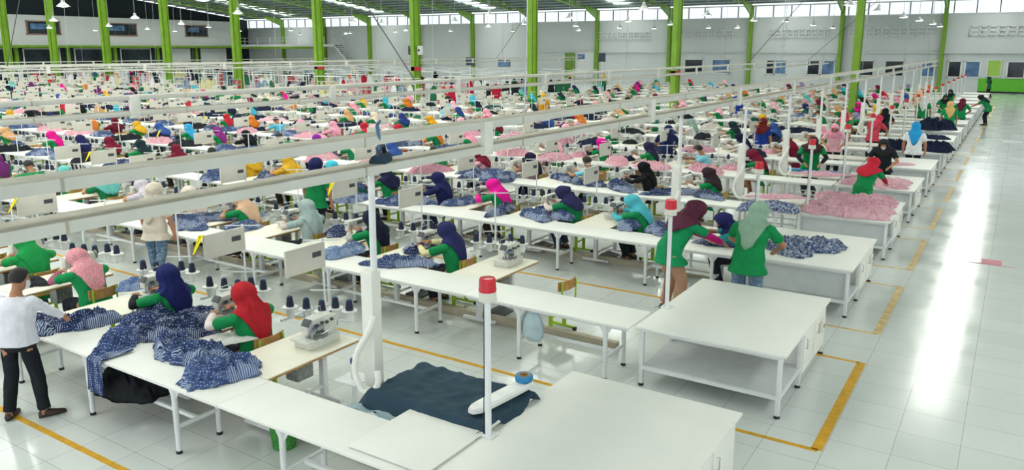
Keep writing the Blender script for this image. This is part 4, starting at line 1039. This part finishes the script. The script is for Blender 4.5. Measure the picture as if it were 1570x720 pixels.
# ---- garments on the tables
LB, DB, PK, NV = '334672', '27345a', 'd59cab', '1c2440'
def g_at(px, py, z, var, R, H, ex, col, m, where, rz=None, s=1.):
    q = at(px, py, z); garment((q.x, q.y, z), rnd.uniform(0, 6) if rz is None else rz, where, col, m, var, R, H, ex, s)
PILE = [(72, 503, 0, .34, 1.2), (135, 497, 1, .30, 1.5), (190, 522, 2, .36, 1.9), (225, 502, 3, .34, 1.4), (262, 512, 4, .40, 1.7), (298, 493, 5, .32, 1.6), (268, 535, 0, .34, 1.6), (305, 548, 1, .38, 1.5), (345, 575, 2, .36, 1.5), (318, 572, 3, .28, 1.7), (240, 478, 4, .3, 1.4)]
names = ['topmost', 'left end', 'front left', 'rear left', 'middle', 'rear', 'front middle', 'right of middle', 'right end', 'front right', 'rear left corner']
for k, (px, py, v, R, ex) in enumerate(PILE):
    g_at(px, py, .785, v, round(R*.84, 3), .16, ex, (DB, '2b3b66', '3d5080', '2b3b66', '222e52', DB, '2b3b66', '334672', '44588a', '4a5f8c', DB)[k], 'printed', 'crumpled navy print garment on the front transit table, %s' % (names[k]+' of the heap' if k else 'apart at its left end'), rz=.3+.9*k)
# one garment hanging over the front edge
V = []; F = []; n = 26
for i in range(n+1):
    for j in range(n+1):
        u, v = i/n, j/n; w = .10+.05*v; ln = .75*v; ye = 4.26; y = 4.62-min(ln, .36)
        x = -8.12-.05*v+(u-.5)*2*w; f_ = noise.noise(Vector((u*5, v*2, 3)))
        if ln < .36: V.append((x, y, .80+.03*abs(f_)))
        else: V.append((x, ye-.015+.03*f_, .80-(ln-.36)))
for i in range(n):
    for j in range(n): k = i*(n+1)+j; F.append((k, k+n+1, k+n+2, k+1))
b = MB().use('printed').add(V, F); o = link('garment', b.mesh('garment', True), color=LB); s = o.modifiers.new('s', 'SOLIDIFY'); s.thickness = .02
tag(o, 'navy print garment hanging over the front edge of the front transit table', 'garment', 'garments lying on the work tables')
for k, (px, py, v, R, ex, c, t_) in enumerate([(522, 388, 1, .34, 1.5, '6f86ad', 'pale blue striped garment on the second transit table beside the board'), (612, 405, 3, .30, 1.9, LB, 'navy print garment on the second transit table below the black headscarf'), (645, 383, 2, .26, 1.4, DB, 'navy print garment held at the machine by the navy headscarf'), (520, 357, 4, .26, 1.3, DB, 'navy print garment at the machine of the black headscarf'), (563, 360, 5, .2, 1.3, DB, 'small navy print garment behind the black headscarf'), (290, 343, 0, .46, 1.6, LB, 'navy print garment heap left of the qr free board on the second transit table'.replace('qr free ', '')), (345, 333, 3, .44, 1.7, DB, 'navy print garment heap beside the beige headscarf'), (372, 350, 2, .3, 1.3, LB, 'navy print garment below the beige headscarf'), (210, 440, 2, .22, 1.2, '5f7aa8', 'pale striped garment beside the navy headscarf machine')]):
    g_at(px, py, .79, v, R, .12, ex, c, 'printed', t_)
for k, (px, py, v, R, ex, c, t_) in enumerate([(768, 323, 1, .32, 2., DB, 'navy print garment on the third transit table beside the magenta headscarf'), (820, 331, 3, .34, 1.7, LB, 'navy print garment in the middle of the third transit table'), (862, 332, 2, .30, 1.5, LB, 'navy print garment below the dark navy headscarf'), (700, 312, 5, .26, 1.4, LB, 'navy print garment left of the magenta headscarf'), (965, 345, 4, .30, 2., LB, 'navy print garment left of the turquoise headscarf'), (1015, 352, 0, .36, 1.4, LB, 'navy print garment hanging below the turquoise headscarf'), (1108, 374, 1, .26, 1.7, DB, 'navy print garment between the maroon and navy headscarves'), (625, 300, 2, .24, 1.3, LB, 'small navy print garment at the third transit table'), (540, 305, 5, .4, 1.5, LB, 'blue print garment on the third transit table behind the thin white pole')]):
    g_at(px, py, .79, v, R, .11, ex, c, 'printed', t_)
q = at(1236, 379, .79); garment((q.x, q.y, .785), .4, 'large navy and white print garment heap on the third inspection table', LB, 'mottle', 0, .46, .17, 1.5)
q = at(1205, 383, .79); garment((q.x, q.y, .785), 2.4, 'navy and white print garment nearest on the third inspection table', LB, 'mottle', 2, .36, .12, 1.5)
for px, py, v, R, ex, t_ in [(735, 268, 1, .4, 1.8, 'left of the dark purple headscarf'), (775, 272, 3, .42, 1.8, 'below the dark purple headscarf'), (720, 262, 4, .36, 1.7, 'at the far left of the heap'), (870, 275, 2, .34, 1.6, 'below the light blue shirt'), (905, 283, 0, .3, 1.5, 'right of the light blue shirt'), (955, 290, 5, .34, 1.7, 'below the black headscarf'), (1030, 297, 1, .3, 2.4, 'in the middle'), (1085, 302, 3, .3, 1.5, 'at the green shirt')]:
    g_at(px, py, .79, v, R, .12, ex, DB, 'printed', 'navy print garment on the fourth transit table '+t_)
for px, py, v, t_ in [(1150, 318, 1, 'left'), (1185, 318, 3, 'middle'), (1208, 322, 2, 'right')]: g_at(px, py, .79, v, .3, .12, 1.5, LB, 'mottle', 'navy and white print garment on the fourth transit table near the beacon, %s of three' % t_)
# pink garments heaped on the fourth and fifth inspection tables
k = 0
for (r, x0, x1, ya, yb, nx, ny, hh) in ((3, -3.5, -2.02, .22, 2.3, 5, 7, .08), (4, -3.5, -2.0, .2, 1.6, 4, 3, .045), (5, -3.3, -2.3, .2, 1.3, 2, 1, .03)):
    for i in range(nx):
        for j in range(ny):
            k += 1; x = x0+.1+(x1-x0-.2)*(i+.5)/nx+rnd.uniform(-.06, .06); y = rowY(r)+ya+(yb-ya)*(j+.5)/ny+rnd.uniform(-.06, .06)
            garment((x, y, .782), rnd.uniform(0, 6), 'pink print garment on the %s inspection table, %s from the left, %s from the front' % (ordw(r+1), ordw(i+1), ordw(j+1)), rnd.choice([PK, 'deaab6', 'cc92a2']), 'pinkprint', k % 6, .25, hh*1.8, 1.3, group='pink garments on the inspection tables')
for r, x, dy, c, t_ in ((4, -4.35, 1.38, PK, 'left'), (4, -3.95, 1.3, PK, 'right'), (3, -4.35, 1.38, PK, 'only'),):
    garment((x, rowY(r)+dy, .826), .5, 'pink print garment on the ironing table of the %s, %s piece' % (linename(r), t_), c, 'pinkprint', 3, .34, .05, 1.8)
tag(spread(-5.2, -3.7, rowY(4)+1.45, rowY(4)+1.85, .83, 'blue_tape', 'cloth_sheet', 7, None, 30), 'bright blue cloth strip on the ironing table of the fifth sewing line', 'cloth')
# navy garments by the white shirt, black heap further back
for k, (r, x, dy, R, H) in enumerate(((6, -3.3, .6, .42, .3), (6, -2.9, .9, .4, .28), (6, -2.15, .7, .42, .3), (6, -2.05, 1.2, .38, .25), (8, -3.0, .6, .5, .4), (8, -2.6, .9, .45, .36), (9, -3.0, .5, .4, .2), (7, -2.6, 1.0, .5, .12))):
    garment((x, rowY(r)+dy, .782), k*1.3, 'dark navy garment heap on the %s inspection table, %s heap' % (ordw(r+1), ordw(k+1)), NV, 'cloth', k % 6, R, H, 1.3, group='dark garments on the inspection tables')
# garments along the further lines
cols = {4: ['c98a98', 'e0a8b4', LB], 5: ['1c2440', 'c98a98', 'e8c0c8'], 6: ['1c2440', '20242a', '2a3050'], 7: ['1c2440', '3a4a80', 'd0c8c0'], 8: ['20242a', '1f4a48', 'e0a0b0']}
for r in range(2, 10):
    y0 = rowY(r); x = -5.0; k = 0
    while x > (-2.25*y0-2 if r < 9 else -20):
        x -= rnd.uniform(1.0, 2.6) if r < 6 else rnd.uniform(2.2, 5); k += 1
        if r <= 3 and x > -11 or not vis(x, y0+.4): continue
        c = rnd.choice(cols.get(r, [LB, NV, PK, '1f4a48', '20242a'])) if not (r < 5 and x < -14) else rnd.choice([LB, DB, LB, '20242a', 'e0a8b4'])
        garment((x, y0+rnd.uniform(.25, .55), .782), rnd.uniform(0, 6), '%s garment lying on the transit table of the %s, %s from the aisle' % (cname(c), linename(r), ordw(k)), c, 'printed' if c in (LB, DB) else ('pinkprint' if c == 'c98a98' else 'cloth'), k % 6, .44, .17, 1.5)
# yellow cloths and small things among the machines
for k, (r, i) in enumerate(((0, 1), (0, 4), (1, 2), (1, 7), (2, 9), (3, 11), (3, 15), (4, 17))):
    V = [(0, -.16, -.08), (.05, .0, .16), (0, .02, .14), (-.05, .02, .14), (-.02, -.02, .05)]; b = MB().use('cloth').add(V+[(a+.02, b_, c_) for a, b_, c_ in V], [(0, 1, 4), (1, 2, 4), (2, 3, 4), (3, 0, 4), (6, 5, 9), (7, 6, 9), (8, 7, 9), (5, 8, 9), (0, 5, 6, 1), (1, 6, 7, 2), (2, 7, 8, 3), (3, 8, 5, 0)])
    o = link('flag_cloth', b.mesh('flag', False), None, (seatx(i)-1.70, rowY(r)+2.14-.12, 1.50), .2, 'f0dc2a'); tag(o, 'yellow cloth hooked on the board, %s seat from the aisle, %s' % (ordw(i+1), linename(r)), 'cloth', 'yellow cloths')
for k, (px, py, c, t_) in enumerate([(48, 432, '20242a', 'black cloth scraps lying left of the pink headscarf'), (345, 520, 'e8e4e0', 'white cloth below the red headscarf')]):
    q = at(px, py, .79); garment((q.x, q.y, .784), k, t_, c, 'cloth', k, .24, .05, 1.5)
for k, (x, y, c, t_) in enumerate(CLOTHQ): garment((x, y, .779), k*1.7, t_, c, 'printed' if c in ('334672', '27345a') else 'cloth', k % 6, .23, .13, 1.2, group='cloth pieces at the machines', cat='cloth', name='cloth_piece')
# box by the light blue shirt
bx_ = thing('carton', 'open brown cardboard carton right of the light blue shirt', 'box', at(915, 275, .78), .2)
b = MB().use('brown_card')
for a, c, w_, d_ in ((0, -.15, .42, .012), (0, .15, .42, .012), (-.21, 0, .012, .3), (.21, 0, .012, .3)): b.box((a, c, .11), (w_, d_, .22))
b.box((0, 0, .006), (.42, .3, .012)); b.build('body', bx_); MB().use('brown_card').box((0, -.2, .2), (.42, .1, .008), 0, Matrix.Rotation(.5, 3, 'X')).build('flap', bx_)
# things under the front tables
jk = garment((-8.05, 4.62, .31), .2, 'black jacket lying on the lower rail under the front transit table', '1d2126', 'cloth', 4, .36, .30, 1.4, group='garments lying on the work tables')
q = at(425, 690, 0)
bk = thing('basket', 'green net basket on the floor under the front transit table', 'basket', (q.x, q.y+.1, 0))
MB().use('net_green').lathe([(.10, 0), (.12, .01), (.14, .18), (.15, .30), (.14, .30), (.13, .18), (.11, .02)], n=20).build('net', bk); MB().use('lime').lathe([(.145, .29), (.158, .30), (.145, .31)], n=20).build('rim', bk)
bt = thing('bottle', 'clear bottle with purple cap standing beside the front ironing table', 'bottle', (-5.75, 5.75, .60))
MB().use('ivory').lathe([(.035, 0), (.038, .01), (.038, .15), (.018, .18), (.018, .19)]).build('body', bt); MB().use('purple').lathe([(.034, .165), (.036, .17), (.036, .22), (.03, .225)]).build('cap', bt)
MBs = MB().use('white_metal').box((-5.75, 5.75, .585), (.3, .3, .02)); MBs.box((-5.75, 5.75, .29), (.04, .04, .58)); tag(MBs.build('side_shelf'), 'small white stand shelf carrying the purple capped bottle', 'shelf')
for px, py, t_ in ((626, 345, 'a'),): pass
def water(px, py, z, t_):
    q = at(px, py, z); b = thing('water_bottle', t_, 'bottle', q); MB().use('glass').lathe([(.032, 0), (.035, .01), (.035, .16), (.014, .20), (.014, .21)], n=12).build('body', b); MB().use('white_lam').lathe([(.017, .20), (.017, .23)], n=10).build('cap', b)
water(425, 412, .29, 'clear water bottle on the lower rail of the second transit table'); water(537, 435, .29, 'clear water bottle under the second transit table behind the board')
# polythene bag hanging under the second transit table
R = []
for k in range(9):
    z_ = .75-.47*k/8; w_ = (.03, .07, .11, .14, .15, .16, .16, .15, .10)[k]
    R.append([(w_*math.cos(2*PI*j/18)*(1+.25*noise.noise(Vector((j*1.1, k*.6, 2)))), .06*(w_/.16)*math.sin(2*PI*j/18)+.03*noise.noise(Vector((j*.9, k*.7, 5))), z_) for j in range(18)])
o = MB().use('cloth').rings(R).build('plastic_bag', smooth=True); o.location = (-5.12, 8.46, 0); o.color = (*s2l('b9cfd6'), 1); tag(o, 'pale blue plastic bag hanging under the second transit table', 'bag')
# ---- pendant lamps hung at about 6.1 m
LAMP = [(97, 10, 1), (82, 32), (76, 43), (146, 47), (167, 40), (207, 28), (226, 45), (268, 48), (278, 37), (320, 42), (311, 1), (365, 21), (367, 48), (446, 47), (460, 53), (530, 52), (537, 51), (697, 33), (606, 49), (622, 47), (691, 48), (750, 23), (748, 41), (786, 48), (804, 37), (883, 40), (887, 47), (873, 28), (963, 33), (950, 43), (987, 14), (1003, 44), (1028, 38), (1084, 24), (1086, 43), (1130, 43), (1156, 32), (1205, 33), (1247, 39), (1277, 43), (1303, 8), (1347, 17), (1385, 27), (1409, 32), (1430, 37), (1441, 41), (585, 36), (540, 34)]
L0 = None
for k, l in enumerate(LAMP):
    d = ray(l[0], l[1]); q = CAM+d*((6.1-HC)/d.z)
    if q.y > 86 or q.x < -106: s_ = min(86/q.y, -104/q.x if q.x < -104 else 9); q = CAM+(q-CAM)*s_
    lab = 'white pendant lamp hanging from the roof, %s counted from the left of the photo' % ordw(1+sorted(x[0] for x in LAMP).index(l[0]))
    if L0 is None:
        L0 = thing('pendant_lamp', lab, 'pendant lamp', q, 0, 'pendant lamps under the roof')
        MB().use('lampshell').lathe([(.05, .34), (.08, .33), (.09, .2), (.13, .16), (.30, .02), (.31, .0), (.29, .0), (.12, .13), (.03, .14)], n=20, cap=False).build('shade', L0)
        MB().use('lampglow').lathe([(.27, .03), (.20, -.015), (.05, -.03)], n=16).build('bulb', L0)
        MB().use('steel').tube([(0, 0, .33), (0, 0, 4.2)], .014, 5).build('cord', L0)
    else: dup(L0, q, 0, lab)
# slanting stay wires
for x, y, x2, y2, z2, t_ in ((-13, 15.6, -18.5, 15.6, 10, 'middle'), (-13.1, 45, -5, 45, 13, 'right'), (-13.1, 60, -5, 60, 11, 'centre right'), (-37, 55, -30, 55, 11.5, 'centre'), (-37, 17, -34, 17, 8, 'far left')):
    tag(MB().use('dark_grey').tube([(x, y, 3.32), (x2, y2, z2)], .018, 5).build('stay_wire'), 'thin dark slanting wire running up to the roof, %s one' % t_, 'wire')
# ---- finishing zone behind the lines: garment racks, shelving, screens
def make_rack():
    t = thing('garment_rack', 'x', 'garment rack'); f = MB().use('white_metal')
    f.bar((-1.2, 0, 1.7), (1.2, 0, 1.7), .045); f.build('rail', t); MB().use('white_metal').bar((-1.2, 0, .3), (1.2, 0, .3), .045).build('rail', t)
    for s in (-1, 1): MB().use('white_metal').bar((1.2*s, 0, 0), (1.2*s, 0, 2.1), .05).build('post', t)
    MB().use('white_metal').box((0, .0, 2.1), (2.5, .9, .05)).build('canopy', t)
    return t
def hang_mesh(kind):
    b = MB().use('cloth'); R = []
    for k in range(9):
        z = 1.66-1.05*k/8; w = .08+.17*min(1, k/1.5) if k < 2 else .25+.02*k; R.append([(w*math.cos(2*PI*j/14)*(1 if kind else .85), (.07+.012*math.sin(j*2.5+k*.3))*math.sin(2*PI*j/14), z) for j in range(14)])
    b.rings(R)
    if kind:
        for s in (-1, 1): b.tube([(.2*s, 0, 1.56), (.36*s, 0, 1.3), (.38*s, 0, 1.1)], [.07, .07, .06], 8)
    return b.mesh('hanging', True)
RK = make_rack(); HM = [hang_mesh(0), hang_mesh(1)]; first = True
SH = thing('crate_shelf', 'x', 'shelf'); f = MB().use('greygreen')
for s in (-.45, .45):
    for u in (-.2, .2): f.box((s, u, .85), (.04, .04, 1.7))
for k in range(5): f.box((0, 0, .15+.38*k), (.94, .44, .03))
f.build('frame', SH); fs = True
for k in range(4): MB().use('red_box').box((.22, -.02, .3+.38*k), (.42, .42, .26), .01).build('crate', SH, smooth=False)
GC = ['20242a', '1c2440', 'e8e8ea', 'eef0f2', 'd8d8dc', '2a6a4a', 'e0b8c0', '8a9ab0', 'f4f4f4', '3a4a60', 'c0203c', 'd8d0a0']
nr = 0
for jy in range(7):
    y = 42.5+4.6*jy
    for jx in range(40):
        x = -33-3.6*jx+1.3*(jy % 2)
        if x < -103 or not vis(x, y, 1.5, 10) or rnd.random() < .12: continue
        nr += 1; where = '%s from the right, %s rack row' % (ordw(jx+1), ordw(jy+1))
        if jx % 4 == 2 and jy < 3:
            if fs: fs = False; o = SH; o.location = (x, y, 0); o['label'] = 'shelf of red crates, '+where
            else: o = dup(SH, (x, y, 0), 0, 'shelf of red crates, '+where)
            o['group'] = 'shelves of red crates'; continue
        if first: first = False; o = RK; o.location = (x, y, 0); o['label'] = 'white garment rack, '+where
        else: o = dup(RK, (x, y, 0), 0, 'white garment rack, '+where)
        o['group'] = 'garment racks'
        if jy > 3: continue
        base = rnd.choice(GC)
        for k in range(3):
            c = base if rnd.random() < .6 else rnd.choice(GC)
            g = link('hanging_garment', HM[k % 2], None, (x-.75+.75*k, y, 0), rnd.uniform(-.2, .2), c); tag(g, '%s garment hanging %s on the rack, %s' % (cname(c), ordw(k+1), where), 'garment', 'garments hanging on the racks')
print('racks', nr)
# people and white cabinets beyond the tenth line on the left
k = 0
for j in range(30):
    y = 44.8+4.6*rnd.randint(0, 5)+1.6; x = -rnd.uniform(33, min(102, 2.2*y))
    if not vis(x, y, 1.5, -5): continue
    k += 1; h = rnd.choice(HUES); s_ = rnd.choice(['17824f', '1a8a50', h, 'e8e4e0', '2a3050'])
    stand(rnd.choice(['standA', 'standC']), x, y-1.6, (rnd.uniform(-1, 1), rnd.uniform(-1, 1)), 'person in %s headscarf and %s top among the racks, %s of the crowd' % (cname(h), cname(s_), ordw(k)), head=('hijab0', h), shirt=s_, trousers='20242a', lite=False)
def monitor(px, py, w_, h_, Y, m, t_):
    d = ray(px, py); q = CAM+d*(Y/d.y); t = thing('screen', t_, 'screen', q)
    MB().use('dark_grey').box((0, 0, 0), (w_, .1, h_), .02).build('case', t); MB().use(m).box((0, -.055, 0), (w_-.12, .01, h_-.12)).build('display', t); MB().use('white_metal').bar((0, 0, -h_/2), (0, 0, -q.z), .06).build('post', t)
monitor(721, 94, 1.0, .75, 60, 'screen', 'dark blue screen on a post behind the racks, left of two'); monitor(773, 97, 1.3, .6, 60, 'glass_blue', 'grey blue screen on a post behind the racks, right of two'); monitor(923, 88, .7, .8, 66, 'screen', 'dark screen on a post in front of the green shutter')
for k_, (x, sgn) in enumerate(((-35.7, -1), (-35.7, 1))):
    d = ray(629 if sgn < 0 else 646, 77); q = CAM+d*(RY/d.y)
    t = thing('loudspeaker', 'loudspeaker fixed to the %s side of the fourth green column' % ('left' if sgn < 0 else 'right'), 'loudspeaker', (x+sgn*.42, RY, q.z)); MB().use('dark_grey' if sgn < 0 else 'grey_panel').box((0, 0, 0), (.28, .3, .62), .02).build('case', t); MB().use('black').lathe([(.09, 0), (.09, .01), (.02, .02)], (0, -.15, 0), 14, (0, -1, 0)).build('cone', t); MB().use('green_steel').box((-sgn*.16, 0, 0), (.16, .06, .06)).build('bracket', t)
